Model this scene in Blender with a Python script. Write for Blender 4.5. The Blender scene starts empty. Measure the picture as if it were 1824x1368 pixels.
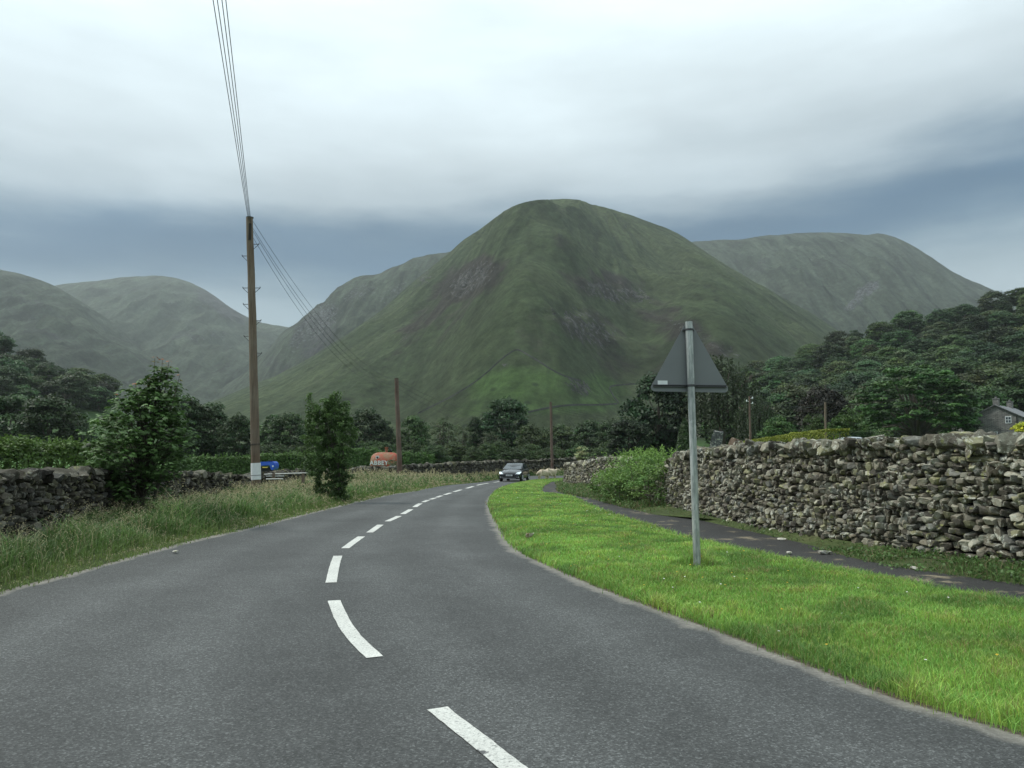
import bpy, bmesh, math, random
import numpy as np
from mathutils import Vector, Matrix, noise as mn
from mathutils.bvhtree import BVHTree
R = math.radians
C = bpy.context.scene.collection
rs = np.random.RandomState(7)
random.seed(7)

# ------------------------------------------------------------------ camera
CAMZ, FPX, TH = 1.3, 1368.0, math.atan(129 / 1368.0)
cam_d = bpy.data.cameras.new('camera'); cam = bpy.data.objects.new('camera', cam_d); C.objects.link(cam)
cam.location = (0, 0, CAMZ); cam.rotation_euler = (math.pi / 2 + TH, 0, 0)
cam_d.sensor_width = 36; cam_d.lens = 36 * FPX / 1824
cam_d.clip_start = 0.1; cam_d.clip_end = 20000
bpy.context.scene.camera = cam
sc = bpy.context.scene
sc.render.engine = 'CYCLES'
sc.cycles.use_denoising = True
sc.cycles.max_bounces = 6; sc.cycles.diffuse_bounces = 3; sc.cycles.transmission_bounces = 4
sc.cycles.glossy_bounces = 2; sc.cycles.volume_bounces = 1; sc.cycles.transparent_max_bounces = 4
sc.cycles.caustics_reflective = False; sc.cycles.caustics_refractive = False
sc.view_settings.view_transform = 'Standard'; sc.view_settings.look = 'None'
sc.view_settings.exposure = 0.86; sc.view_settings.gamma = 1

# ------------------------------------------------------------------ light
SUN_EL, SUN_AZ = R(52), R(-75)       # azimuth from +Y towards +X
w = bpy.data.worlds.new('World'); sc.world = w; w.use_nodes = True
def lnk(nt, a, b): nt.links.new(a, b)
def build_world():
    nt = w.node_tree; nt.nodes.clear(); N = nt.nodes.new
    out = N('ShaderNodeOutputWorld'); bg = N('ShaderNodeBackground')
    sky = N('ShaderNodeTexSky'); sky.sky_type = 'NISHITA'; sky.sun_disc = False
    sky.sun_elevation = SUN_EL; sky.sun_rotation = SUN_AZ; sky.air_density = 1.0
    tc = N('ShaderNodeTexCoord'); sep = N('ShaderNodeSeparateXYZ'); lnk(nt, tc.outputs['Generated'], sep.inputs[0])
    def M(op, a, b=None, c=None):
        m = N('ShaderNodeMath'); m.operation = op
        for i, v in enumerate((a, b, c)):
            if v is None: continue
            if isinstance(v, (int, float)): m.inputs[i].default_value = v
            else: lnk(nt, v, m.inputs[i])
        return m.outputs[0]
    z = sep.outputs[2]
    # cloud layer seen in perspective: stretch with elevation
    mp = N('ShaderNodeMapping'); mp.inputs['Scale'].default_value = (1.3, 1.3, 5.0); lnk(nt, tc.outputs['Generated'], mp.inputs[0])
    n1 = N('ShaderNodeTexNoise'); n1.inputs['Scale'].default_value = 1.5; n1.inputs['Detail'].default_value = 7; n1.inputs['Roughness'].default_value = .55
    lnk(nt, mp.outputs[0], n1.inputs['Vector'])
    n2 = N('ShaderNodeTexNoise'); n2.inputs['Scale'].default_value = 2.6; n2.inputs['Detail'].default_value = 7; n2.inputs['Roughness'].default_value = .55
    lnk(nt, mp.outputs[0], n2.inputs['Vector'])
    d1 = M('MULTIPLY', M('SUBTRACT', n1.outputs[0], .5), .17)
    # band dips a little to the left
    e = M('ADD', M('ADD', z, d1), M('MULTIPLY', sep.outputs[0], -.055))
    cr = N('ShaderNodeValToRGB'); lnk(nt, e, cr.inputs[0])
    el = cr.color_ramp.elements; cr.color_ramp.interpolation = 'B_SPLINE'
    stops = SKY_STOPS
    el[0].position, el[0].color = stops[0][0], (*stops[0][1], 1)
    el[1].position, el[1].color = stops[-1][0], (*stops[-1][1], 1)
    for p, c in stops[1:-1]:
        q = el.new(p); q.color = (*c, 1)
    # soft brighter / darker cloud masses
    var = M('ADD', M('MULTIPLY', M('SUBTRACT', n2.outputs[0], .5), .55), 1.0)
    vm = N('ShaderNodeVectorMath'); vm.operation = 'SCALE'; lnk(nt, cr.outputs[0], vm.inputs[0]); lnk(nt, var, vm.inputs[3])
    sk = N('ShaderNodeVectorMath'); sk.operation = 'SCALE'; lnk(nt, sky.outputs[0], sk.inputs[0]); sk.inputs[3].default_value = 0.10
    mix = N('ShaderNodeMix'); mix.data_type = 'RGBA'; mix.inputs[0].default_value = 0.94
    lnk(nt, sk.outputs[0], mix.inputs[6]); lnk(nt, vm.outputs[0], mix.inputs[7])
    lnk(nt, mix.outputs[2], bg.inputs[0]); bg.inputs[1].default_value = .98
    lnk(nt, bg.outputs[0], out.inputs[0])
SKY_STOPS = [(0.0, (.26, .31, .34)), (0.15, (.26, .32, .35)), (0.20, (.16, .215, .25)), (0.228, (.042, .090, .145)), (0.258, (.024, .068, .128)), (0.284, (.06, .11, .165)), (0.325, (.28, .33, .355)),
             (0.42, (.46, .525, .55)), (0.55, (.585, .68, .70)), (1.0, (.74, .86, .87))]
build_world()
sun_d = bpy.data.lights.new('sun', 'SUN'); sun_d.energy = 1.5; sun_d.angle = R(10); sun_d.color = (1, .97, .90)
sun = bpy.data.objects.new('sun', sun_d); C.objects.link(sun)
sv = Vector((math.sin(SUN_AZ) * math.cos(SUN_EL), math.cos(SUN_AZ) * math.cos(SUN_EL), math.sin(SUN_EL)))
sun.rotation_euler = sv.to_track_quat('Z', 'Y').to_euler()

# ------------------------------------------------------------------ projection helpers
ct, st = math.cos(TH), math.sin(TH)
def ray(px, py):
    dx, dy = (px - 912) / FPX, (684 - py) / FPX
    den = ct - dy * st
    return dx / den, (st + dy * ct) / den          # X per Y, Z per Y
def pt(px, py, Y):
    u, e = ray(px, py); return (u * Y, Y, CAMZ + e * Y)
def g(Y):
    t = np.clip((np.asarray(Y, float) - 28) / 37.0, 0, 1); return -0.7 * t * t * (3 - 2 * t)
def gp(px, py, off=0.0):
    u, e = ray(px, py); lo = 1.0
    Y = lo
    f = lambda Y: CAMZ + e * Y - (float(g(Y)) + off)
    while f(Y) > 0 and Y < 400: Y += .25
    a, b = Y - .25, Y
    for _ in range(30):
        m = (a + b) / 2
        if f(m) > 0: a = m
        else: b = m
    return (u * a, a)
def proj(P):
    P = np.asarray(P, float); x = P[..., 0]; y = P[..., 1]; z = P[..., 2] - CAMZ
    d = y * ct + z * st; v = -y * st + z * ct
    return 912 + FPX * x / d, 684 - FPX * v / d
def resample(pts, n, smooth=True):
    P = np.array(pts, float)
    if smooth and len(P) > 2:
        Q = np.vstack([2 * P[0] - P[1], P, 2 * P[-1] - P[-2]]); o = []
        for i in range(1, len(Q) - 2):
            a, b, c, d = Q[i - 1], Q[i], Q[i + 1], Q[i + 2]
            for t in np.linspace(0, 1, 12, endpoint=False):
                o.append(.5 * (2 * b + (c - a) * t + (2 * a - 5 * b + 4 * c - d) * t * t + (-a + 3 * b - 3 * c + d) * t ** 3))
        o.append(P[-1]); P = np.array(o)
    s = np.r_[0, np.cumsum(np.linalg.norm(np.diff(P, axis=0), axis=1))]
    q = np.linspace(0, s[-1], n)
    return np.stack([np.interp(q, s, P[:, k]) for k in range(P.shape[1])], 1)

# ------------------------------------------------------------------ mesh helpers
def mk(name, V, F, mat, parent=None, col=None, smooth=False, attrs=None):
    V = np.asarray(V, np.float32).reshape(-1, 3); F = np.asarray(F, np.int32)
    me = bpy.data.meshes.new(name); k = F.shape[1]
    me.vertices.add(len(V)); me.vertices.foreach_set('co', V.ravel())
    me.loops.add(F.size); me.loops.foreach_set('vertex_index', F.ravel())
    me.polygons.add(len(F)); me.polygons.foreach_set('loop_start', np.arange(0, F.size, k, dtype=np.int32))
    me.polygons.foreach_set('use_smooth', np.full(len(F), smooth))
    me.update(calc_edges=True)
    if col is not None:
        a = me.color_attributes.new('Col', 'FLOAT_COLOR', 'POINT')
        c = np.ones((len(V), 4), np.float32); c[:, :3] = col; a.data.foreach_set('color', c.ravel())
    for nm, vals in (attrs or {}).items():
        a = me.attributes.new(nm, 'FLOAT', 'POINT'); a.data.foreach_set('value', np.asarray(vals, np.float32))
    me.materials.append(mat)
    o = bpy.data.objects.new(name, me); C.objects.link(o); o.parent = parent
    return o
def tag(o, label=None, cat=None, group=None, kind=None):
    if label: o['label'] = label
    if cat: o['category'] = cat
    if group: o['group'] = group
    if kind: o['kind'] = kind
    return o
def empty(name, loc=(0, 0, 0), rz=0):
    o = bpy.data.objects.new(name, None); C.objects.link(o); o.location = loc; o.rotation_euler = (0, 0, rz); o.empty_display_size = .2
    return o
class MB:
    """collects shapes into one mesh of mixed polygons"""
    def __init__(s): s.v = []; s.f = []; s.c = []
    def add(s, V, F, col=None):
        b = len(s.v); s.v += [tuple(map(float, p)) for p in V]; s.f += [tuple(int(i) + b for i in f) for f in F]
    def box(s, c, size, rot=None):
        hx, hy, hz = (q / 2 for q in size)
        P = [Vector((x, y, z)) for x in (-hx, hx) for y in (-hy, hy) for z in (-hz, hz)]
        if rot is not None: P = [rot @ p for p in P]
        s.add([p + Vector(c) for p in P], [(0, 1, 3, 2), (4, 6, 7, 5), (0, 4, 5, 1), (2, 3, 7, 6), (0, 2, 6, 4), (1, 5, 7, 3)])
    def tube(s, path, rad, n=8, cap=True):
        P = [Vector(p) for p in path]; rr = rad if isinstance(rad, (list, tuple, np.ndarray)) else [rad] * len(P)
        V = []; F = []
        for i, p in enumerate(P):
            d = (P[min(i + 1, len(P) - 1)] - P[max(i - 1, 0)]).normalized()
            a = Vector((1, 0, 0)) if abs(d.z) > .9 else Vector((0, 0, 1))
            x = d.cross(a).normalized(); y = d.cross(x)
            for k in range(n):
                t = 2 * math.pi * k / n; V.append(p + (x * math.cos(t) + y * math.sin(t)) * rr[i])
        for i in range(len(P) - 1):
            for k in range(n): F.append((i * n + k, i * n + (k + 1) % n, (i + 1) * n + (k + 1) % n, (i + 1) * n + k))
        if cap: F.append(tuple(range(n))[::-1]); F.append(tuple((len(P) - 1) * n + k for k in range(n)))
        s.add(V, F)
    def build(s, name, mat, parent=None, smooth=False, bevel=0):
        me = bpy.data.meshes.new(name); me.from_pydata(s.v, [], s.f); me.update()
        bm = bmesh.new(); bm.from_mesh(me); bmesh.ops.recalc_face_normals(bm, faces=bm.faces[:])
        if bevel: bmesh.ops.bevel(bm, geom=bm.edges[:], offset=bevel, segments=2, affect='EDGES', clamp_overlap=True)
        bm.to_mesh(me); bm.free()
        me.materials.append(mat)
        for p in me.polygons: p.use_smooth = smooth
        o = bpy.data.objects.new(name, me); C.objects.link(o); o.parent = parent
        return o

# ------------------------------------------------------------------ materials
def material(name):
    m = bpy.data.materials.new(name); m.use_nodes = True; nt = m.node_tree
    return m, nt, nt.nodes['Principled BSDF']
class NT:
    def __init__(s, nt): s.nt = nt
    def n(s, t, **kw):
        x = s.nt.nodes.new(t)
        for k, v in kw.items(): setattr(x, k, v)
        return x
    def l(s, a, b): s.nt.links.new(a, b)
    def coord(s, scale=(1, 1, 1), kind='Object', rot=(0, 0, 0)):
        tc = s.n('ShaderNodeTexCoord'); mp = s.n('ShaderNodeMapping'); mp.inputs['Scale'].default_value = scale; mp.inputs['Rotation'].default_value = rot
        s.l(tc.outputs[kind], mp.inputs[0]); return mp.outputs[0]
    def noise(s, vec, scale, detail=4, rough=.55):
        x = s.n('ShaderNodeTexNoise'); x.inputs['Scale'].default_value = scale; x.inputs['Detail'].default_value = detail; x.inputs['Roughness'].default_value = rough
        s.l(vec, x.inputs['Vector']); return x.outputs[0]
    def ramp(s, fac, stops, interp='LINEAR'):
        r = s.n('ShaderNodeValToRGB'); r.color_ramp.interpolation = interp; s.l(fac, r.inputs[0]); e = r.color_ramp.elements
        f = lambda c: (c, c, c, 1) if isinstance(c, (int, float)) else (*c, 1)
        e[0].position, e[0].color = stops[0][0], f(stops[0][1]); e[1].position, e[1].color = stops[-1][0], f(stops[-1][1])
        for p, c in stops[1:-1]: q = e.new(p); q.color = f(c)
        return r.outputs[0]
    def mix(s, fac, a, b, mode='MIX'):
        x = s.n('ShaderNodeMix', data_type='RGBA', blend_type=mode)
        for i, v in ((0, fac), (6, a), (7, b)):
            if isinstance(v, (int, float)): x.inputs[i].default_value = v if i == 0 else (v, v, v, 1)
            elif isinstance(v, tuple): x.inputs[i].default_value = (*v, 1)
            else: s.l(v, x.inputs[i])
        return x.outputs[2]
    def math(s, op, a, b=0.0):
        x = s.n('ShaderNodeMath', operation=op)
        for i, v in ((0, a), (1, b)):
            if isinstance(v, (int, float)): x.inputs[i].default_value = v
            else: s.l(v, x.inputs[i])
        return x.outputs[0]
    def attr(s, name): x = s.n('ShaderNodeAttribute', attribute_name=name); return x
    def bump(s, h, strength, dist, bs):
        b = s.n('ShaderNodeBump'); b.inputs['Strength'].default_value = strength; b.inputs['Distance'].default_value = dist
        s.l(h, b.inputs['Height']); s.l(b.outputs[0], bs.inputs['Normal'])
def simple(name, col, rough=.6, metal=0, var=.15, scale=8, bump=0, spec=.5, coat=0):
    m, nt, bs = material(name); T = NT(nt)
    v = T.coord(); n = T.noise(v, scale, 5)
    lo = tuple(c * (1 - var) for c in col); hi = tuple(min(1, c * (1 + var)) for c in col)
    T.l(T.ramp(n, [(.3, lo), (.7, hi)]), bs.inputs['Base Color'])
    bs.inputs['Roughness'].default_value = rough; bs.inputs['Metallic'].default_value = metal
    bs.inputs['Specular IOR Level'].default_value = spec; bs.inputs['Coat Weight'].default_value = coat
    if bump: T.bump(n, bump, .02, bs)
    return m
def leaf_mat(name, trans=.25, rough=.55, gain=1.0):
    m, nt, bs = material(name); T = NT(nt)
    a = T.attr('Col'); oi = T.n('ShaderNodeObjectInfo')
    c = T.mix(1.0, a.outputs['Color'], oi.outputs['Color'], 'MULTIPLY')
    hs = T.n('ShaderNodeHueSaturation'); T.l(c, hs.inputs['Color'])
    T.l(T.math('ADD', T.math('MULTIPLY', oi.outputs['Random'], .03), .485), hs.inputs['Hue'])
    T.l(T.math('ADD', T.math('MULTIPLY', oi.outputs['Random'], .4), .8 * gain), hs.inputs['Value'])
    T.l(hs.outputs[0], bs.inputs['Base Color']); bs.inputs['Roughness'].default_value = rough
    bs.inputs['Specular IOR Level'].default_value = .3
    tr = T.n('ShaderNodeBsdfTranslucent'); T.l(hs.outputs[0], tr.inputs[0])
    ms = T.n('ShaderNodeMixShader'); ms.inputs[0].default_value = trans
    T.l(bs.outputs[0], ms.inputs[1]); T.l(tr.outputs[0], ms.inputs[2])
    T.l(ms.outputs[0], nt.nodes['Material Output'].inputs['Surface'])
    return m
LEAF = leaf_mat('leaf'); GRASS = leaf_mat('grass_blade', .35, .5, 1.12)
BARK = simple('bark', (.09, .075, .06), .9, var=.4, scale=12, bump=.5)
def stone_mat(name='wall_stone', lich=.95, moss=.7):
    m, nt, bs = material(name); T = NT(nt); v = T.coord()
    a = T.attr('Col').outputs['Color']
    n = T.noise(v, 9, 8, .65); c = T.mix(T.ramp(n, [(.35, 0.0), (.7, 1.0)]), T.mix(1.0, a, (.55, .52, .48), 'MULTIPLY'), a)
    n2 = T.noise(v, 17, 7, .72); li = T.ramp(n2, [(.53, 0.0), (.57, lich)])
    c = T.mix(T.math('MULTIPLY', li, T.ramp(T.noise(v, 3.1, 3), [(.42, 0.0), (.6, 1.0)])), c, (.50, .50, .42))
    n3 = T.noise(v, 12, 4, .6); mo = T.ramp(n3, [(.58, 0.0), (.66, moss)])
    c = T.mix(T.math('MULTIPLY', mo, T.ramp(T.noise(v, 1.7, 3), [(.48, 0.0), (.58, 1.0)])), c, (.27, .28, .10))
    T.l(c, bs.inputs['Base Color']); bs.inputs['Roughness'].default_value = .92; bs.inputs['Specular IOR Level'].default_value = .2
    T.bump(T.mix(.5, n, T.noise(v, 60, 4)), .7, .02, bs)
    return m
STONE = stone_mat(); STONED = stone_mat('low_lichen_wall_stone', .25, .5)  # second one has less lichen and moss, for the dark left wall
CORE = simple('wall_core', (.03, .028, .025), 1, var=.3, scale=10)
# asphalt
def asphalt(name, base, edge=True, grain=1.0, wear=True):
    m, nt, bs = material(name); T = NT(nt); v = T.coord()
    fine = T.n('ShaderNodeTexVoronoi'); fine.inputs['Scale'].default_value = 105; T.l(v, fine.inputs['Vector'])
    spk = T.n('ShaderNodeSeparateColor'); T.l(fine.outputs['Color'], spk.inputs[0])
    n0 = T.noise(v, 48, 3, .8)
    big = T.noise(v, .45, 4, .6); mid = T.noise(v, 3.5, 5, .6)
    b = T.ramp(spk.outputs[0], [(0, tuple(c * .60 for c in base)), (.62, base), (.86, tuple(c * 1.35 for c in base)), (1, tuple(c * 2.2 for c in base))])
    c = T.mix(1.0, b, T.ramp(big, [(.3, .78), (.7, 1.2)]), 'MULTIPLY')
    c = T.mix(1.0, c, T.ramp(mid, [(.3, .90), (.7, 1.10)]), 'MULTIPLY')
    c = T.mix(1.0, c, T.ramp(n0, [(.3, .82), (.7, 1.18)]), 'MULTIPLY')
    if edge:
        e = T.attr('edge').outputs['Fac']
        e2 = T.math('ADD', e, T.math('MULTIPLY', T.math('SUBTRACT', T.noise(v, 2.2, 6, .65), .5), .42))
        dust = T.ramp(e2, [(.03, .92), (.12, .55), (.20, 0.0)])
        dc = T.ramp(T.noise(v, 30, 4), [(.3, (.17, .155, .135)), (.7, (.31, .29, .255))])
        c = T.mix(dust, c, dc)
        c = T.mix(T.ramp(T.math('ADD', e, T.math('MULTIPLY', T.math('SUBTRACT', T.noise(v, 9, 5, .7), .5), .12)), [(.01, 1.0), (.05, 0.0)]), c, T.ramp(T.noise(v, 45, 4), [(.35, (.035, .028, .02)), (.7, (.16, .12, .08))]))
        tr = T.attr('track').outputs['Fac']
        c = T.mix(1.0, c, T.ramp(tr, [(0, .90), (1, 1.15)]), 'MULTIPLY')
    else:
        c = T.mix(T.ramp(T.noise(v, 1.5, 6, .7), [(.57, 0.0), (.66, .9)]), c, T.ramp(T.noise(v, 40, 4), [(.3, (.13, .11, .07)), (.7, (.30, .25, .17))]))
    T.l(c, bs.inputs['Base Color']); bs.inputs['Roughness'].default_value = .8; bs.inputs['Specular IOR Level'].default_value = .35
    T.bump(T.mix(.5, fine.outputs['Distance'], n0), .55 * grain, .008, bs)
    return m
ROAD = asphalt('asphalt', (.060, .0625, .062))
PATH = asphalt('path_tarmac', (.028, .027, .026), edge=False)
def paint_mat():
    m, nt, bs = material('road_paint'); T = NT(nt); v = T.coord()
    n = T.noise(v, 5, 8, .7); c = T.ramp(T.noise(v, 90, 3), [(.3, (.46, .46, .43)), (.7, (.64, .64, .60))])
    c = T.mix(T.ramp(n, [(.345, 1.0), (.37, 0.0)]), c, (.09, .09, .09)); c = T.mix(T.ramp(T.noise(v, 60, 4, .8), [(.36, .75), (.46, 0.0)]), c, (.12, .12, .12))
    c = T.mix(1.0, c, T.ramp(T.noise(v, 1.6, 3), [(.3, .86), (.7, 1.05)]), 'MULTIPLY')
    T.l(c, bs.inputs['Base Color']); bs.inputs['Roughness'].default_value = .65; T.bump(T.noise(v, 120, 2), .4, .004, bs)
    return m
PAINT = paint_mat()
def soil_mat(name, cols, sc1=.6, sc2=14):
    m, nt, bs = material(name); T = NT(nt); v = T.coord()
    n = T.noise(v, sc1, 6, .6); c = T.ramp(n, [(.3, cols[0]), (.55, cols[1]), (.75, cols[2])])
    c = T.mix(1.0, c, T.ramp(T.noise(v, sc2, 5, .7), [(.3, .6), (.7, 1.4)]), 'MULTIPLY')
    T.l(c, bs.inputs['Base Color']); bs.inputs['Roughness'].default_value = .95; bs.inputs['Specular IOR Level'].default_value = .1
    T.bump(T.noise(v, sc2 * 2, 4), .6, .03, bs)
    return m
FIELD = soil_mat('field', [(.045, .09, .03), (.06, .12, .035), (.08, .13, .04)], .02, .5)
TURF = soil_mat('turf', [(.09, .14, .03), (.13, .20, .04), (.16, .23, .05)])
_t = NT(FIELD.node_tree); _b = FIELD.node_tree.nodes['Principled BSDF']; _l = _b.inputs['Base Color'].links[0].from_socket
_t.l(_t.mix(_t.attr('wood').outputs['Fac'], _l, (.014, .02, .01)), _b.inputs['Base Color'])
ROUGH = soil_mat('rough_verge', [(.05, .06, .03), (.06, .08, .03), (.10, .10, .05)])

# ------------------------------------------------------------------ ground lines (world x, y from the survey of the picture)
def line(pxs, near, off=0.0, far=()):
    return list(near) + [gp(a, b, off) for a, b in pxs] + list(far)
L_EDGE = line([(0, 1057), (130, 1023), (330, 968), (440, 943), (560, 913), (640, 894), (700, 881), (760, 871), (840, 860.5), (890, 854), (946, 847.7)],
              [(.3, -3.8), (-1.2, -1.2), (-2.6, 1.2), (-3.7, 3.2), (-4.5, 5.2)], far=[(12, 80), (26, 84)])
R_EDGE = line([(1824, 1312), (1650, 1262), (1500, 1208), (1290, 1128), (1150, 1078), (1050, 1040), (968, 1004), (915, 975), (888, 938), (872, 905), (873, 889), (884, 875.5), (905, 866), (930, 859.5), (962, 854.5)],
              [(6.5, -3), (5.3, -1.2), (4.1, .6), (3.1, 2.2)], far=[(7.5, 72), (14, 74), (26, 77)])
V_EDGE = [(x, y) for x, y in R_EDGE]
P_LOW = line([(1824, 1068), (1700, 1048), (1500, 1010), (1350, 982), (1219, 953.7), (1156, 934), (1097, 916), (1049, 898), (1018, 884), (996, 880.7), (963, 876.7), (961.6, 868.8), (972.5, 861), (986, 857)],
             [(10, -3), (8.5, -.5), (6.9, 2.2), (5.6, 4.8)], .05, far=[(7, 64), (14, 66), (26, 69)])
P_UP = line([(1824, 1036), (1640, 1012), (1500, 988), (1400, 958), (1300, 935), (1211, 916), (1156, 912), (1112, 902), (1077, 893), (1030, 882), (994, 874), (992, 865), (1002, 858)],
            [(11, -3), (9.6, -.3), (7.8, 2.6), (6.3, 5.4)], .05, far=[(9, 58), (15, 61), (26, 64)])
W_BASE = [(12, -2.5), (10.4, .4), (8.5, 3.4), (6.9, 6.3), (5.75, 8.6), (4.75, 11.4), (4.15, 14.6), (3.85, 19.3), (3.85, 25), (3.5, 31), (3.0, 37), (2.75, 41), (3.3, 44.5), (5.5, 47), (9, 50), (15, 53), (26, 58)]
LW = [(-2.5, -4), (-3.6, 0), (-5.0, 4), (-6.3, 9.5), (-7.2, 13.5), (-7.9, 18), (-8.6, 25), (-8.8, 34), (-8.3, 42), (-7, 50), (-4.2, 62), (-1.2, 75), (2.9, 83), (8.9, 88), (15, 91), (28, 96)]
LW_TOP = [0.75, .80, .92, 1.02, .99, .90, .60, .60, .58, .56, .66, .72, .80, 1.1, 1.2, 1.2]

def sheet(name, A, B, na, nb, zfun, mat, label=None, attrs=None, kind='structure', hump=None):
    A = resample(A, na); B = resample(B, na)
    t = np.linspace(0, 1, nb)[None, :, None]
    P = A[:, None] * (1 - t) + B[:, None] * t
    Z = zfun(P[..., 0], P[..., 1], np.broadcast_to(t[..., 0], P.shape[:2]))
    V = np.dstack([P, Z]).reshape(-1, 3)
    i = np.arange(na - 1)[:, None] * nb + np.arange(nb - 1)[None]
    F = np.stack([i, i + nb, i + nb + 1, i + 1], -1).reshape(-1, 4)
    at = attrs(P, A, B) if attrs else None
    o = mk(name, V, F, mat, smooth=True, attrs=at); tag(o, label, kind=kind)
    return P, Z
def widen(L, off):
    Q = resample(L, 600); d = np.gradient(Q, axis=0); d /= np.linalg.norm(d, axis=1)[:, None]
    return Q + np.stack([-d[:, 1], d[:, 0]], 1) * off
def road_attrs(P, A, B):
    # A = left edge, B = right edge; distances in metres
    dl = np.linalg.norm(P - A[:, None], axis=2); dr = np.linalg.norm(P - B[:, None], axis=2)
    dl = np.maximum(dl - .22, 0); dr = np.maximum(dr - .22, 0); e = np.minimum(dr, dl * 1.6 + .04)
    tr = np.exp(-((dl - 1.1) / .35) ** 2) + np.exp(-((dl - 2.4) / .35) ** 2) + np.exp(-((dr - 1.0) / .35) ** 2) + np.exp(-((dr - 2.3) / .35) ** 2)
    return {'edge': e.ravel(), 'track': np.clip(tr, 0, 1).ravel()}
# uneven resampling near/far handled by many points
sheet('road', widen(L_EDGE, .22), widen(R_EDGE, -.22), 700, 60, lambda x, y, t: g(y), ROAD, 'grey asphalt road curving right between the two verges', road_attrs)
def nz(x, y, s, seed=0):
    f = np.vectorize(lambda a, b: mn.noise(Vector((a * s, b * s, seed))))
    return f(x, y)
VZ = lambda x, y, t: g(y) - .012 + .09 * np.clip(np.minimum(t, 1 - t) * 7, 0, 1) + .02 * nz(x, y, .9) * np.clip(np.minimum(t, 1 - t) * 7, 0, 1)
rv_P, rv_Z = sheet('mown_verge', R_EDGE, P_LOW, 420, 16, VZ, TURF, 'mown green grass verge between the road and the footpath')
pa_P, pa_Z = sheet('footpath', widen(P_LOW, .15), widen(P_UP, -.15), 420, 8, lambda x, y, t: g(y) + .006, PATH, 'narrow dark tarmac footpath at the foot of the stone wall')
ws_P, ws_Z = sheet('wall_foot_strip', P_UP, W_BASE, 300, 5, lambda x, y, t: g(y) - .008 + .10 * t, ROUGH, 'strip of earth and weeds at the foot of the stone wall')
LZ = lambda x, y, t: g(y) - .012 + .15 * np.clip(t * 2, 0, 1) + .03 * nz(x, y, .8, 4) * np.clip(t * 4, 0, 1)
lv_P, lv_Z = sheet('rough_verge', L_EDGE, LW, 420, 14, LZ, ROUGH, 'rough verge between the road and the low stone wall')

# hillsides with woods, used by the trees too
def sky_line(pts):
    U = []; E = []
    for a, b in pts: u, e = ray(a, b); U.append(u); E.append(e)
    return np.array(U), np.array(E)
RU, RE = sky_line([(1150, 800), (1250, 760), (1330, 700), (1400, 676), (1480, 640), (1600, 610), (1700, 590), (1780, 570), (1830, 545), (2000, 480), (2400, 400)])
LU, LE = sky_line([(-500, 480), (-200, 560), (0, 640), (60, 672), (120, 690), (180, 704), (230, 742), (300, 800)])
def side_hill(X, Y):
    X = np.asarray(X, float); Y = np.asarray(Y, float); u = X / np.maximum(Y, 1)
    h = np.zeros_like(Y)
    e = np.interp(u, RU, RE, left=0); H = np.maximum(e * 380 + 2.0, 0); H[u < RU[0]] = 0
    t = np.clip((Y - 150) / 230, 0, 1); b = np.clip((Y - 380) / 400, 0, 1)
    h += H * np.where(Y < 380, t * (.55 + .45 * t), 1 - .0 * b)
    e = np.interp(u, LU, LE, right=0); H = np.maximum(e * 330 + 2.0, 0); H[u > LU[-1]] = 0
    t = np.clip((Y - 170) / 160, 0, 1); h += H * t * (.5 + .5 * t)
    a = np.clip((u - .20) / .12, 0, 1); b = np.clip((Y - 24) / 40, 0, 1); h += 1.35 * a * b * b * (3 - 2 * b)
    a = np.clip((u - .5) / .1, 0, 1); b = np.clip((Y - 70) / 40, 0, 1); h += .8 * a * b
    return h
def terrain(X, Y): return g(Y) - .04 + side_hill(X, Y)
ys = np.r_[np.linspace(-30, 90, 61), np.linspace(94, 420, 90), np.linspace(440, 6000, 40)]
us = np.linspace(-1.6, 1.6, 261)
yy = np.maximum(ys, 55)   # fan opens out beyond 55 m
X = us[None] * yy[:, None] * 1.0; Yg = np.broadcast_to(ys[:, None], X.shape)
far = Yg > 430
Hh = side_hill(X, np.minimum(Yg, 430)) * np.clip(1 - (Yg - 430) / 260, 0, 1)
Z = g(Yg) - .05 + Hh + np.where(Yg > 150, 1.2 * nz(X, Yg, .012), 0)
# keep clear of the strips near the camera
Z = np.where(Yg < 100, Z - .05, Z)
n0, n1 = X.shape; i = np.arange(n0 - 1)[:, None] * n1 + np.arange(n1 - 1)[None]
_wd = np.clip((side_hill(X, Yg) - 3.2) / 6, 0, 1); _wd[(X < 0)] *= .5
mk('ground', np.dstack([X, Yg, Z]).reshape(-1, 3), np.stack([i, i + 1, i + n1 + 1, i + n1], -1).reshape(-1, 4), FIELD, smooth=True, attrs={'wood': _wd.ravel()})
tag(bpy.data.objects['ground'], 'green valley floor and wooded slopes beyond the walls', kind='structure')

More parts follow.
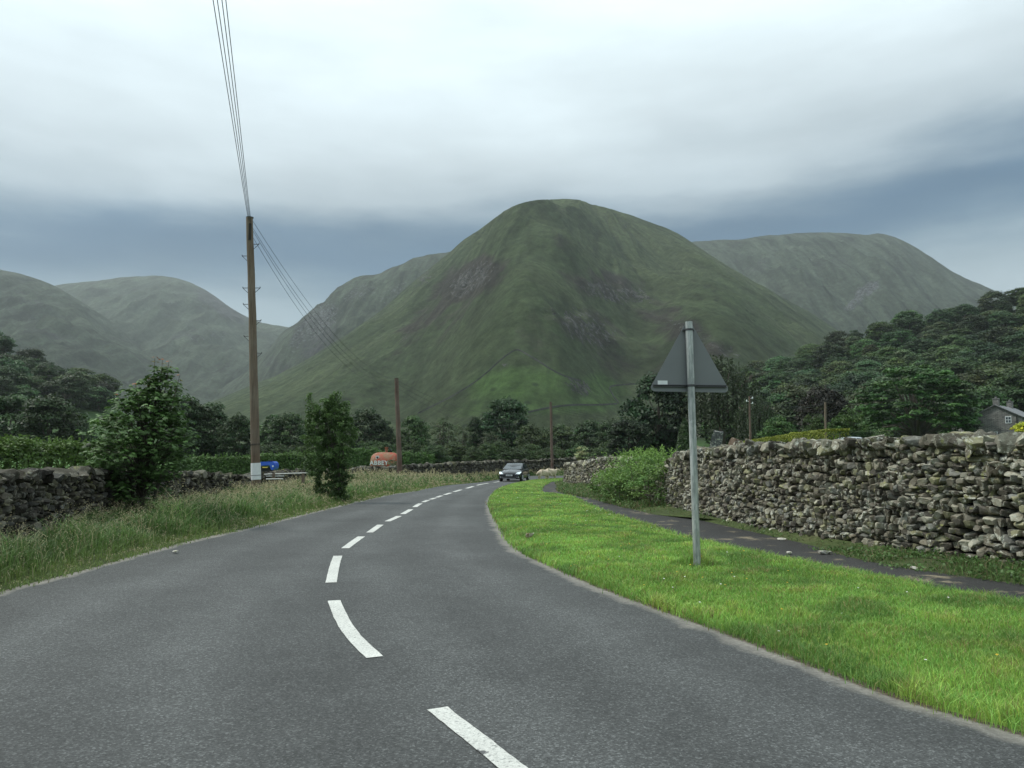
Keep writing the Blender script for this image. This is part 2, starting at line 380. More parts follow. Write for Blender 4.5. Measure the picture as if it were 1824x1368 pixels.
# road markings
CL = line([(668, 1172), (619, 1120), (595, 1070), (590, 1038), (602, 990.5), (615, 977), (644, 956), (658, 949), (678, 935), (690, 929), (711, 919.4), (732, 907.5), (749, 897), (763, 891), (775.6, 887), (787, 883), (803, 878), (821, 872.5), (843, 866.5), (870, 860.7), (890, 857.6)],
          [(2.4, -1.6), (1.5, .2), (.8, 1.75)] + [gp(912, 1368), gp(778, 1262)])
cl = resample(CL, 3000)
def cl_index(px, py):
    p = np.array(gp(px, py)); return int(np.argmin(((cl - p) ** 2).sum(1)))
dashes = [((1010, 1440), (778, 1262)), ((668, 1172), (595, 1070)), ((590, 1038), (602, 990.5)), ((615, 977), (644, 956)), ((658, 949), (678, 935)),
          ((690, 929), (711, 919.4)), ((717, 916), (732, 907.5)), ((736, 903.5), (749, 897)), ((752, 894.7), (763, 891)), ((766, 889.8), (775, 887.1)),
          ((778, 886.2), (787, 883)), ((791, 881.4), (803, 878)), ((808, 876.3), (821, 872.5)), ((828, 870), (843, 866.5)), ((850, 864.5), (870, 860.7)), ((879, 859.4), (890, 857.7))]
ordn = ['first', 'second', 'third', 'fourth', 'fifth', 'sixth', 'seventh', 'eighth', 'ninth', 'tenth', 'eleventh', 'twelfth', 'thirteenth', 'fourteenth', 'fifteenth', 'sixteenth']
for k, (a, b) in enumerate(dashes):
    i0, i1 = sorted((cl_index(*a), cl_index(*b)))
    P = resample(cl[i0:i1 + 1], 24, False); d = np.gradient(P, axis=0); d /= np.linalg.norm(d, axis=1)[:, None]
    nrm = np.stack([-d[:, 1], d[:, 0]], 1); wd = .052 + .0006 * P[:, 1]
    jl = 1 + .025 * rs.randn(24); jr = 1 + .025 * rs.randn(24)
    Lp = P + nrm * (wd * jl)[:, None]; Rp = P - nrm * (wd * jr)[:, None]
    V = np.r_[np.c_[Lp, g(Lp[:, 1]) + .005], np.c_[Rp, g(Rp[:, 1]) + .005]]
    F = [(q, q + 24, q + 25, q + 1) for q in range(23)]
    o = mk('road_marking', V, F, PAINT); tag(o, 'white painted dash on the centre line, %s one counted from the nearest' % ordn[k], kind='structure', group='white dashes of the centre line')

# ------------------------------------------------------------------ hills
def hill_mat(name, grass, grass2, brown, rock, scale=1.0, sc_=(.62, 1.40)):
    m, nt, bs = material(name); T = NT(nt); v = T.coord()
    s = .004 * scale
    n = T.noise(v, s * 1.6, 9, .62)
    c = T.mix(T.ramp(n, [(.40, 0.0), (.60, 1.0)]), grass, grass2)
    # heather and bracken patches, crags and scree where the painted survey has them
    hb = T.attr('heath').outputs['Fac']; rk = T.attr('crag').outputs['Fac']; lu = T.attr('lush').outputs['Fac']
    nb = T.noise(v, s * 4, 9, .68)
    fl = T.n('ShaderNodeCombineXYZ'); T.l(T.math('MULTIPLY', T.attr('flowa').outputs['Fac'], 5.0), fl.inputs[0]); T.l(T.math('MULTIPLY', T.attr('flowb').outputs['Fac'], 2.6), fl.inputs[1]); st_ = T.noise(fl.outputs[0], 1.6, 8, .66)
    b1 = T.math('ADD', hb, T.math('MULTIPLY', T.math('SUBTRACT', nb, .5), 1.7))
    c = T.mix(T.ramp(b1, [(.36, 0.0), (.66, .92)]), c, brown)
    l1 = T.math('ADD', lu, T.math('MULTIPLY', T.math('SUBTRACT', T.noise(v, s * 5, 7, .6), .5), .9))
    c = T.mix(T.ramp(l1, [(.45, 0.0), (.9, .95)]), c, (.090, .165, .045))
    c = T.mix(1.0, c, T.ramp(st_, [(.34, sc_[0]), (.66, sc_[1])]), 'MULTIPLY')
    nr = T.noise(v, s * 34, 8, .75)
    r1 = T.math('ADD', rk, T.math('MULTIPLY', T.math('SUBTRACT', nr, .5), 2.6))
    c = T.mix(T.ramp(r1, [(.60, 0.0), (.72, .95)]), c, T.ramp(T.noise(v, s * 60, 4, .7), [(.38, tuple(x * .22 for x in rock)), (.60, rock)]))  # crag shadows painted in as a much darker rock tone
    c = T.mix(1.0, c, T.ramp(T.noise(v, s * 22, 7, .72), [(.32, .6), (.5, .98), (.68, 1.4)]), 'MULTIPLY')
    # dark bracken and boulder dots
    vo = T.n('ShaderNodeTexVoronoi'); vo.inputs['Scale'].default_value = s * 18; T.l(v, vo.inputs['Vector'])
    dots = T.math('MULTIPLY', T.ramp(vo.outputs['Distance'], [(.12, 1.0), (.26, 0.0)]), T.ramp(T.noise(v, s * 3, 3), [(.5, 0.0), (.6, .7)]))
    c = T.mix(dots, c, (.022, .034, .018))
    T.l(c, bs.inputs['Base Color']); bs.inputs['Roughness'].default_value = .95; bs.inputs['Specular IOR Level'].default_value = .05
    T.bump(T.mix(.5, nr, st_), 1.0, 22 / scale ** .5, bs)
    return m
HM1 = hill_mat('fell_grass', (.057, .080, .038), (.080, .104, .050), (.055, .047, .042), (.16, .155, .15))
HM2 = hill_mat('far_fell_hazed_grass', (.044, .058, .040), (.060, .076, .052), (.040, .040, .044), (.16, .165, .17), .8, (.32, 1.75))  # greyed palette: part of the distance haze is put into the colour
def ell(px, py, L):
    o = np.zeros_like(px)
    for x, y, a, b, ang, v in L:
        c, s = math.cos(R(ang)), math.sin(R(ang)); dx = px - x; dy = py - y
        q = ((dx * c + dy * s) / a) ** 2 + ((-dx * s + dy * c) / b) ** 2
        o = np.maximum(o, v * np.exp(-q * q * .7))
    return o
def hill(name, label, sky, Yc, Yf, Yb, nu, nt_, amp, seed, mat, shape=None, heath=(), crag=(), lush=(), power=1.0, ycf=None, rid=1.0, peak=None, jag=.0016):
    U, E = sky_line(resample(sky, 400)); u = np.linspace(U[0], U[-1], nu)
    e = np.interp(u, U, E)
    kn = 3 if jag > .003 else 7; k = np.ones(kn) / kn; ep = np.pad(e, kn // 2, mode='edge'); e = np.convolve(ep, k, 'valid')
    e += np.array([mn.fractal(Vector((a * 28, seed, 0)), 1, 2, 5) for a in u]) * jag
    sg = .024 / (u[1] - u[0]); kx = np.arange(-int(sg * 3), int(sg * 3) + 1); kg = np.exp(-.5 * (kx / sg) ** 2); kg /= kg.sum(); es = np.convolve(np.pad(e, len(kx) // 2, mode='edge'), kg, 'valid')
    t = np.r_[np.linspace(0, 1, nt_), np.linspace(1, 1.6, nt_ // 4 + 1)[1:]]
    yc = np.full(nu, float(Yc)) if ycf is None else np.array([ycf(a) for a in u])
    Yy = Yf + (yc[None] - Yf) * np.minimum(t, 1)[:, None] + (Yb - yc[None]) * np.maximum(t - 1, 0)[:, None] / .6
    Xx = u[None] * Yy; tt = np.minimum(t, 1)[:, None]; bk = np.maximum(t - 1, 0)[:, None] / .6
    p = .55 * (1 - (1 - tt) ** 1.6) + .45 * tt ** (1.5 * power)
    base = -3.0; H = e * yc + CAMZ - base
    Hs = es * yc + CAMZ - base; Z = base + (Hs[None] + (H - Hs)[None] * tt ** 4) * p
    env = (4 * tt * (1 - tt)) ** .7 * np.clip(H / H.max() * 1.6, .1, 1)[None]
    if shape is not None: Z = Z + shape(u[None] + 0 * tt, tt + 0 * Xx, H.max()) * env
    rg = np.empty_like(Z); fr = np.empty_like(Z)
    s1 = 1 / 330.0
    if peak is None:
        FA = Xx * s1 * rid + 31.4; FB = Yy * s1 * .42
    else:
        ddx = Xx - peak[0]; ddy = peak[1] - Yy; rr_ = np.hypot(ddx, ddy); FA = np.arctan2(ddx, ddy) * 3.2 * rid + 17.37; FB = rr_ * s1 * .62 + 5.3
        wp = np.array([[mn.fractal(Vector((x / 260, y / 420, 3.3)), 1, 2, 4) for x, y in zip(p_, q_)] for p_, q_ in zip(Xx, Yy)]); FA = FA + .42 * wp + .10 * FB
    for a in range(Z.shape[0]):
        for b in range(nu):
            x, y = Xx[a, b], Yy[a, b]
            rg[a, b] = mn.ridged_multi_fractal(Vector((FA[a, b], FB[a, b], seed)), .85, 2.1, 6, 1.0, 2.0)
            fr[a, b] = mn.fractal(Vector((x * s1 * 2.2, y * s1 * 2.2, seed + 9)), .9, 2.1, 5)
    Z += (rg - rg.mean()) * amp * env + fr * amp * .5 * np.clip(env, .12, 1)
    ii = np.arange(nu)
    for _it in range(8):
        j = ((Z[:nt_] - CAMZ) / Yy[:nt_]).argmax(0); kk = (e * Yy[j, ii] + CAMZ - base) / (Z[j, ii] - base)
        wj = np.maximum(t[j] ** 3, .25); Z = base + (Z - base) * (1 + (np.clip(kk, .5, 2)[None] - 1) / wj[None] * np.clip(tt, 0, 1) ** 3)
    Z = np.where(bk > 0, base + (Z[nt_ - 1][None] - base) * (1 - bk ** 1.4 * .8), Z)
    V = np.dstack([Xx, Yy, Z]); n0 = len(t)
    _px, _py = proj(V); cm = ell(_px, _py, crag) * np.clip(1.0 - np.abs(t - .98) * 0, 0, 1)[:, None]; cm[int(nt_ * .97):] = 0
    for a, b in zip(*np.where(cm > .12)):
        x, y, z = V[a, b]; V[a, b, 2] += cm[a, b] * (10 * mn.noise(Vector((x / 17, y / 17, z / 17))) + 13 * mn.noise(Vector((x / 42, y / 42, z / 42))))
    i = np.arange(n0 - 1)[:, None] * nu + np.arange(nu - 1)[None]
    F = np.stack([i, i + 1, i + nu + 1, i + nu], -1).reshape(-1, 4)
    px, py = proj(V); px = px.ravel(); py = py.ravel()
    o = mk(name, V.reshape(-1, 3), F, mat, smooth=True, attrs={'flowa': FA.ravel(), 'flowb': FB.ravel(), 'heath': ell(px, py, heath), 'crag': ell(px, py, crag), 'lush': ell(px, py, lush)})
    tag(o, label, kind='structure'); return o, V.reshape(-1, 3), F
def spur(u, t, H):
    c = ray(915, 650)[0] + (ray(975, 400)[0] - ray(915, 650)[0]) * t
    s = .15 * H * np.exp(-((u - c) / .075) ** 2) * (1.1 - t * .5)
    s -= .06 * H * np.exp(-((u - c + .15) / .06) ** 2) * t
    s -= .07 * H * np.exp(-((u - c - .15) / .06) ** 2)
    s += .06 * H * np.exp(-((u - c - .26) / .06) ** 2) * (1 - t)
    return s
hc, hcV, hcF = hill('hill', 'rounded green fell with dark heather patches and a stone-walled spur, rising over the bend in the road',
    [(-100, 812), (100, 800), (200, 778), (300, 745), (380, 714), (440, 690), (500, 665), (560, 632), (620, 594), (680, 552), (700, 532), (740, 500), (780, 466), (810, 440), (850, 412), (880, 390), (900, 374), (920, 364), (950, 357), (990, 354), (1030, 355), (1050, 363), (1090, 373), (1150, 393), (1190, 407), (1230, 430), (1280, 464), (1340, 499), (1400, 533), (1440, 554), (1475, 577), (1560, 630), (1700, 700), (1850, 780)],
    1500, 480, 2300, 620, 330, 24, 3.1, HM1, spur, peak=(95, 1560),
    heath=[(835, 500, 75, 36, -25, .85), (780, 570, 90, 40, -30, .6), (960, 600, 50, 60, 10, .35), (1100, 640, 60, 30, 20, .5), (720, 640, 60, 30, -30, .38), (1085, 510, 90, 30, 15, .6), (1060, 590, 80, 36, 25, .55), (1180, 560, 90, 30, 25, .55), (1250, 610, 80, 34, 20, .6), (1010, 430, 60, 26, 0, .3), (660, 700, 60, 20, -20, .35), (1020, 690, 40, 16, 20, .5), (960, 375, 70, 14, 0, .35), (1170, 640, 80, 30, 10, .5)],
    crag=[(840, 498, 55, 24, -35, .74), (1075, 520, 50, 18, 20, .72), (1130, 526, 44, 14, 15, .72), (1045, 585, 66, 36, 30, .66), (1000, 560, 40, 14, 10, .5), (1240, 600, 60, 18, 30, .55), (755, 495, 14, 30, 40, .6), (908, 650, 20, 6, 0, .7), (1030, 690, 28, 16, 20, .75), (1300, 630, 40, 14, 30, .5), (720, 600, 40, 10, -40, .4), (680, 560, 60, 6, -38, .4)],
    lush=[(940, 690, 130, 45, 0, .8), (1000, 720, 120, 22, 0, .75), (1070, 690, 60, 28, 10, .7), (860, 725, 80, 20, -10, .6), (700, 640, 50, 10, -35, .3), (620, 640, 90, 14, -30, .35), (840, 690, 30, 14, -40, .5), (1420, 560, 60, 20, 30, .35), (560, 660, 120, 20, -30, .25), (700, 560, 120, 14, -36, .3)])
hill('hill', 'craggy green ridge behind the left flank of the rounded fell',
    [(250, 760), (330, 718), (400, 688), (460, 640), (505, 590), (530, 572), (560, 548), (580, 535), (600, 515), (630, 497), (650, 493), (670, 490), (700, 475), (750, 457), (800, 448), (880, 440), (1000, 450), (1100, 500)],
    2300, 1100, 3000, 260, 130, 42, 9.3, HM2, None, jag=.004, heath=[(560, 600, 50, 40, -40, .6), (500, 650, 40, 30, 0, .4)], crag=[(570, 570, 45, 30, -45, .75), (640, 520, 40, 16, -20, .6), (700, 520, 40, 14, -30, .5), (530, 600, 16, 40, 20, .6)], rid=1.5)
hill('hill', 'smooth grey green fell side sweeping down from the top left edge',
    [(-700, 470), (-400, 455), (-200, 458), (-60, 470), (0, 481), (50, 492), (95, 508), (150, 540), (200, 574), (250, 612), (300, 650), (350, 690), (400, 718), (470, 760)],
    2500, 1000, 3300, 260, 120, 46, 14.7, HM2, None, heath=[(60, 560, 90, 40, 30, .4)], crag=[(140, 620, 60, 8, 55, .35)], lush=[(60, 660, 140, 34, 20, .25)], rid=1.6)
hill('hill', 'flat domed fell at the head of the left valley',
    [(-100, 560), (40, 530), (95, 509), (130, 504), (200, 497), (240, 492), (280, 491), (330, 500), (360, 512), (400, 540), (440, 565), (480, 578), (510, 582), (540, 590), (600, 620), (700, 680)],
    3600, 1500, 4400, 240, 110, 45, 21.1, HM2, None, heath=[(400, 545, 60, 18, 30, .8), (330, 600, 60, 16, 0, .4)], crag=[(370, 600, 50, 8, -8, .55), (345, 620, 40, 5, -20, .4)], rid=1.4)
hill('hill', 'grey green fell with a pale scree patch behind the right flank of the rounded fell',
    [(1050, 470), (1150, 440), (1235, 430), (1300, 427), (1360, 420), (1440, 414), (1500, 414), (1540, 418), (1570, 416), (1610, 430), (1660, 458), (1700, 485), (1740, 503), (1775, 517), (1824, 545), (1950, 600), (2200, 700)],
    2700, 1200, 3500, 300, 130, 48, 33.3, HM2, None, jag=.002, heath=[(1330, 470, 90, 24, 10, .35), (1480, 470, 60, 18, -30, .4)], crag=[(1545, 515, 26, 12, -25, 1.0), (1520, 540, 26, 10, -35, .8), (1600, 450, 30, 24, 70, .4), (1450, 460, 50, 14, 60, .4), (1690, 530, 60, 6, 10, .4)], rid=1.5)

# stone walls running over the fell
bvh = BVHTree.FromPolygons([tuple(p) for p in hcV.tolist()], [tuple(f) for f in hcF.tolist()])
WALLFAR = simple('far_wall_stone', (.06, .06, .055), .95, var=.4, scale=.3)
def fell_wall(pts, label, h=1.0, th=.5):
    P = resample(pts, 60); mb = MB(); pr = None
    for x, y in P:
        u, e = ray(x, y); d = Vector((u, 1, e)).normalized()
        hit = bvh.ray_cast(Vector((0, 0, CAMZ)), d)[0]
        if hit is None: pr = None; continue
        if pr is not None and (hit - pr).length < 120:
            m = (hit + pr) / 2; dd = hit - pr; L = dd.length
            rot = dd.to_track_quat('X', 'Z').to_matrix()
            mb.box(m + Vector((0, 0, h / 2 - .4)), (L + .4, th, h + .8), rot)
        pr = hit
    tag(mb.build('dry_stone_wall', WALLFAR), label, 'stone wall', 'dry stone walls on the fell')
fell_wall([(745, 737), (761, 729), (799, 710), (838, 687), (868, 664), (891, 643), (908, 630), (922, 624), (940, 633), (960, 645), (984, 660), (1007, 671), (1034, 679)], 'dark stone wall climbing over the grassy spur of the rounded fell')
fell_wall([(941, 735), (984, 726), (1022, 722), (1060, 722), (1099, 720)], 'stone wall crossing the pasture low on the rounded fell')
fell_wall([(1102, 719), (1092, 705), (1087, 690), (1110, 686), (1140, 684)], 'short stone wall bounding the dark field at the right foot of the fell')

# ------------------------------------------------------------------ stone walls by the road
def ico(sub):
    bm = bmesh.new(); bmesh.ops.create_icosphere(bm, subdivisions=sub, radius=1)
    V = np.array([v.co[:] for v in bm.verts]); F = np.array([[v.index for v in f.verts] for f in bm.faces]); bm.free(); return V, F
def rocks(sub, K, seed):
    V0, F0 = ico(sub); r = np.random.RandomState(seed); out = []
    for _ in range(K):
        V = V0 * 1.35
        for ax in range(3):
            for sg in (-1, 1):
                n = np.zeros(3); n[ax] = sg; n += r.randn(3) * .16; n /= np.linalg.norm(n); d = r.uniform(.72, .95)
                q = V @ n - d; V = V - np.maximum(q, 0)[:, None] * n
        for _ in range(7):
            n = r.randn(3); n /= np.linalg.norm(n); d = r.uniform(.78, 1.08)
            q = V @ n - d; V = V - np.maximum(q, 0)[:, None] * n
        V += r.randn(*V.shape) * .010
        out.append(V)
    return np.array(out), F0
ROCK = {2: rocks(3, 14, 3), 1: rocks(2, 14, 4)}
PAL = np.array([(.19, .175, .14), (.135, .125, .10), (.27, .255, .205), (.085, .078, .066), (.33, .32, .26), (.165, .15, .115), (.21, .21, .19), (.24, .235, .15), (.11, .10, .085)])
def inst_rocks(sub, T_, S, Rm, colr, seed):
    P, F0 = ROCK[sub]; r = np.random.RandomState(seed); k = r.randint(0, len(P), len(T_))
    V = P[k] * S[:, None, :]; V = np.einsum('nij,nvj->nvi', Rm, V) + T_[:, None, :]
    nv = P.shape[1]; F = (F0[None] + (np.arange(len(T_)) * nv)[:, None, None]).reshape(-1, 3)
    return V.reshape(-1, 3), F, np.repeat(colr, nv, 0)
def stone_wall(name, label, base, zt, zb, seed, group=None, parts=((0, 1e9, 2, .14, .085),), thick=.5, side=1, caps=True, capsize=1.0, tone=1.0):
    """base = polyline of the visible face foot; zt(s01, x, y) top height; side = +1 when the body lies right of the direction"""
    r = np.random.RandomState(seed); P = resample(base, 900); d = np.gradient(P, axis=0); d /= np.linalg.norm(d, axis=1)[:, None]
    nr = np.stack([d[:, 1], -d[:, 0]], 1) * side       # towards the body
    s = np.r_[0, np.cumsum(np.linalg.norm(np.diff(P, axis=0), axis=1))]; Ltot = s[-1]
    at = lambda q: np.array([np.interp(q, s, P[:, 0]), np.interp(q, s, P[:, 1])])
    dat = lambda q: np.array([np.interp(q, s, d[:, 0]), np.interp(q, s, d[:, 1])])
    nat = lambda q: np.array([np.interp(q, s, nr[:, 0]), np.interp(q, s, nr[:, 1])])
    VV = []; FF = []; CC = []; off = 0
    for (s0, s1, sub, wl, hh) in parts:
        s1 = min(s1, Ltot); T_ = []; S = []; RR = []; CO = []
        z = 0.0; hmax = 2.0
        while z < hmax:
            rh = hh * r.uniform(.7, 1.45); q = s0 - r.uniform(0, wl)
            while q < s1:
                wd = wl * r.uniform(.45, 1.6); qc = q + wd / 2
                p = at(min(qc, Ltot)); top = zt(qc / Ltot, p[0], p[1]); b0 = zb(p[0], p[1])
                zz = z + rh / 2 + .035 * math.sin(qc * 1.3 + z * 4) + r.uniform(-.012, .012)
                if b0 + zz < top - .06:
                    n = nat(qc); dd = dat(qc); batter = zz * .10
                    dep = .12 + r.uniform(-.045, .03) + batter
                    T_.append((p[0] + n[0] * dep, p[1] + n[1] * dep, b0 + zz))
                    S.append((wd * r.uniform(.52, .60), .15, rh * r.uniform(.48, .60)))
                    A = Matrix(((dd[0], n[0], 0), (dd[1], n[1], 0), (0, 0, 1)))
                    roll = r.uniform(-.18, .18) if r.rand() < .76 else r.uniform(-1.1, 1.1)
                    A = A @ Matrix.Rotation(roll, 3, 'Y') @ Matrix.Rotation(r.uniform(-.3, .3), 3, 'Z') @ Matrix.Rotation(r.uniform(-.25, .25), 3, 'X')
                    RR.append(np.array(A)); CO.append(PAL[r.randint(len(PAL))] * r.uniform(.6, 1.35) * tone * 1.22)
                q += wd * r.uniform(.86, 1.0)
            z += rh * .90
        if caps:
            q = s0
            while q < s1:
                wd = wl * r.uniform(.6, 2.0) * capsize; qc = q + wd / 2; p = at(min(qc, Ltot)); top = zt(qc / Ltot, p[0], p[1]); n = nat(qc); dd = dat(qc)
                hc_ = hh * r.uniform(.55, 1.25) * capsize
                T_.append((p[0] + n[0] * .26, p[1] + n[1] * .26, top - .03 + hc_ * .3)); S.append((wd * .58, .24 + r.uniform(0, .06), hc_))
                A = Matrix(((dd[0], n[0], 0), (dd[1], n[1], 0), (0, 0, 1))) @ Matrix.Rotation(r.uniform(-.75, .45), 3, 'Y') @ Matrix.Rotation(r.uniform(-.5, .5), 3, 'Z') @ Matrix.Rotation(r.uniform(-.35, .35), 3, 'X')
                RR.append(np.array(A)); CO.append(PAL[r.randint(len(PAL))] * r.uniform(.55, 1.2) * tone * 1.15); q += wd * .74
        if not T_: continue
        v, f, c = inst_rocks(sub, np.array(T_), np.array(S), np.array(RR), np.array(CO), r.randint(9999))
        VV.append(v); FF.append(f + off); CC.append(c); off += len(v)
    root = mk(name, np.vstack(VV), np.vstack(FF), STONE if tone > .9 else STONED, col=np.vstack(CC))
    tag(root, label, 'stone wall', group)
    # rubble filling that closes the wall behind its face
    n = 260; Q = resample(base, n); dq = np.gradient(Q, axis=0); dq /= np.linalg.norm(dq, axis=1)[:, None]; nq = np.stack([dq[:, 1], -dq[:, 0]], 1) * side
    V = []
    for k in range(n):
        b0 = zb(*Q[k]); tp = zt(k / (n - 1), *Q[k]) - .05
        a = Q[k] + nq[k] * .13; a2 = Q[k] + nq[k] * .22; b = Q[k] + nq[k] * thick
        V += [(*a, b0 - .3), (*a2, tp), (*b, tp), (*b, b0 - .3)]
    F = []
    for k in range(n - 1):
        for j in range(3): F.append((k * 4 + j, k * 4 + 4 + j, k * 4 + 5 + j, k * 4 + 1 + j))
    mk('rubble_core', V, F, CORE, root)
    return root
def rtop(s, x, y):
    # height of the right wall along depth
    base = float(g(y)) + .07
    h = np.interp(y, [-3, 5, 8.6, 10, 12.5, 14.6, 17, 18.6, 19.4, 20.2, 22, 27, 31, 37, 41, 44, 60], [1.5, 1.48, 1.42, 1.45, 1.42, 1.40, 1.34, 1.27, 1.05, .8, .9, 1.18, 1.14, 1.02, .98, 1.1, 1.3])
    return base + h - .05 + .05 * mn.noise(Vector((x * 1.3, y * 1.3, 5)))
zb_r = lambda x, y: float(g(y)) + .04
WB = [p for p in W_BASE]
near_r = [p for p in WB if p[1] <= 19.3]
stone_wall('dry_stone_wall', 'tall grey dry stone wall with lichen spots and jagged cap stones beside the footpath', near_r, rtop, zb_r, 11, parts=((0, 10.5, 2, .17, .078), (10.5, 14.5, 2, .12, .08), (14.5, 99, 2, .085, .085)), side=1, capsize=1.2)
far_r = [p for p in WB if p[1] >= 19.3]
stone_wall('dry_stone_wall', 'farther stretch of grey stone wall curving out of sight past the sheep', far_r, rtop, zb_r, 12, parts=((0, 14, 1, .16, .085), (14, 30, 1, .20, .10), (30, 99, 1, .3, .14)))
lw = np.array(LW)
def ltop(s, x, y):
    return float(np.interp(y, lw[:, 1], LW_TOP)) + .06 * mn.noise(Vector((x * .9, y * .9, 2)))
zb_l = lambda x, y: float(g(y)) + .08
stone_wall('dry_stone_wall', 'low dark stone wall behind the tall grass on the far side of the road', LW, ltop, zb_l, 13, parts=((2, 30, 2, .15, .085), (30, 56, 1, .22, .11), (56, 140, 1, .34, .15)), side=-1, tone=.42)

# ------------------------------------------------------------------ foliage builders
def unit(n, r):
    v = r.randn(n, 3); return v / np.linalg.norm(v, axis=1)[:, None]
def quads(c, nrm, size, asp, r):
    """rhombic leaves: centres, normals, half sizes"""
    a = np.cross(nrm, unit(len(c), r)); a /= np.linalg.norm(a, axis=1)[:, None] + 1e-9; b = np.cross(nrm, a)
    s = np.asarray(size)[:, None]
    V = np.stack([c - a * s, c + b * s * asp, c + a * s, c - b * s * asp], 1).reshape(-1, 3)
    F = np.arange(len(c) * 4).reshape(-1, 4); return V, F
def crown_cloud(r, n_cl, per, rad, flat, zc, rz, rxy, leaf, col, shell=.55, low=-.45, cfun=None, jit=.24):
    """leafy clumps spread through an ellipsoid; returns vertices, faces, colours"""
    C_ = []
    while len(C_) < n_cl:
        v = unit(1, r)[0]; k = r.uniform(shell, 1.0) ** .7
        if v[2] < low: continue
        C_.append((v[0] * k * rxy, v[1] * k * rxy, zc + v[2] * k * rz))
    C_ = np.array(C_)
    if cfun is not None: C_ = cfun(C_)
    cc = np.repeat(C_, per, 0); rc = np.repeat(rad * r.uniform(.6, 1.3, n_cl), per)
    d = unit(len(cc), r); up = d.copy(); up[:, 2] = np.abs(up[:, 2]) * .8 + d[:, 2] * .2
    k = r.uniform(.25, 1, len(cc)) ** .6
    p = cc + up * (rc * k)[:, None] * np.array([1, 1, flat])
    nrm = up * .7 + unit(len(cc), r) * .7 + np.array([0, 0, .6]); nrm /= np.linalg.norm(nrm, axis=1)[:, None]
    V, F = quads(p, nrm, leaf * r.uniform(.6, 1.3, len(p)), .55, r)
    cl = np.repeat(1 + jit * r.randn(n_cl), per).clip(.5, 1.6) * (1 + .2 * r.randn(len(cc))).clip(.4, 1.8)
    hue = np.repeat(r.uniform(-.12, .18, n_cl), per)
    col = np.array(col)[None] * cl[:, None]; col[:, 0] *= 1 + hue; 
    return V, F, np.repeat(col, 4, 0), C_
def limbs(mb, r, ends, h0, rad, wob=.05, n=6):
    for e in ends:
        e = np.array(e); b = np.array([0, 0, h0 * r.uniform(.55, 1.0)]); m = (b + e) / 2 + np.array([0, 0, .12 * np.linalg.norm(e - b)]) + r.randn(3) * wob * np.linalg.norm(e - b)
        mb.tube([b, m, e], [rad * r.uniform(.5, .8), rad * .3, rad * .1], n)
GREEN = (.044, .080, .028)
PROTO = {}
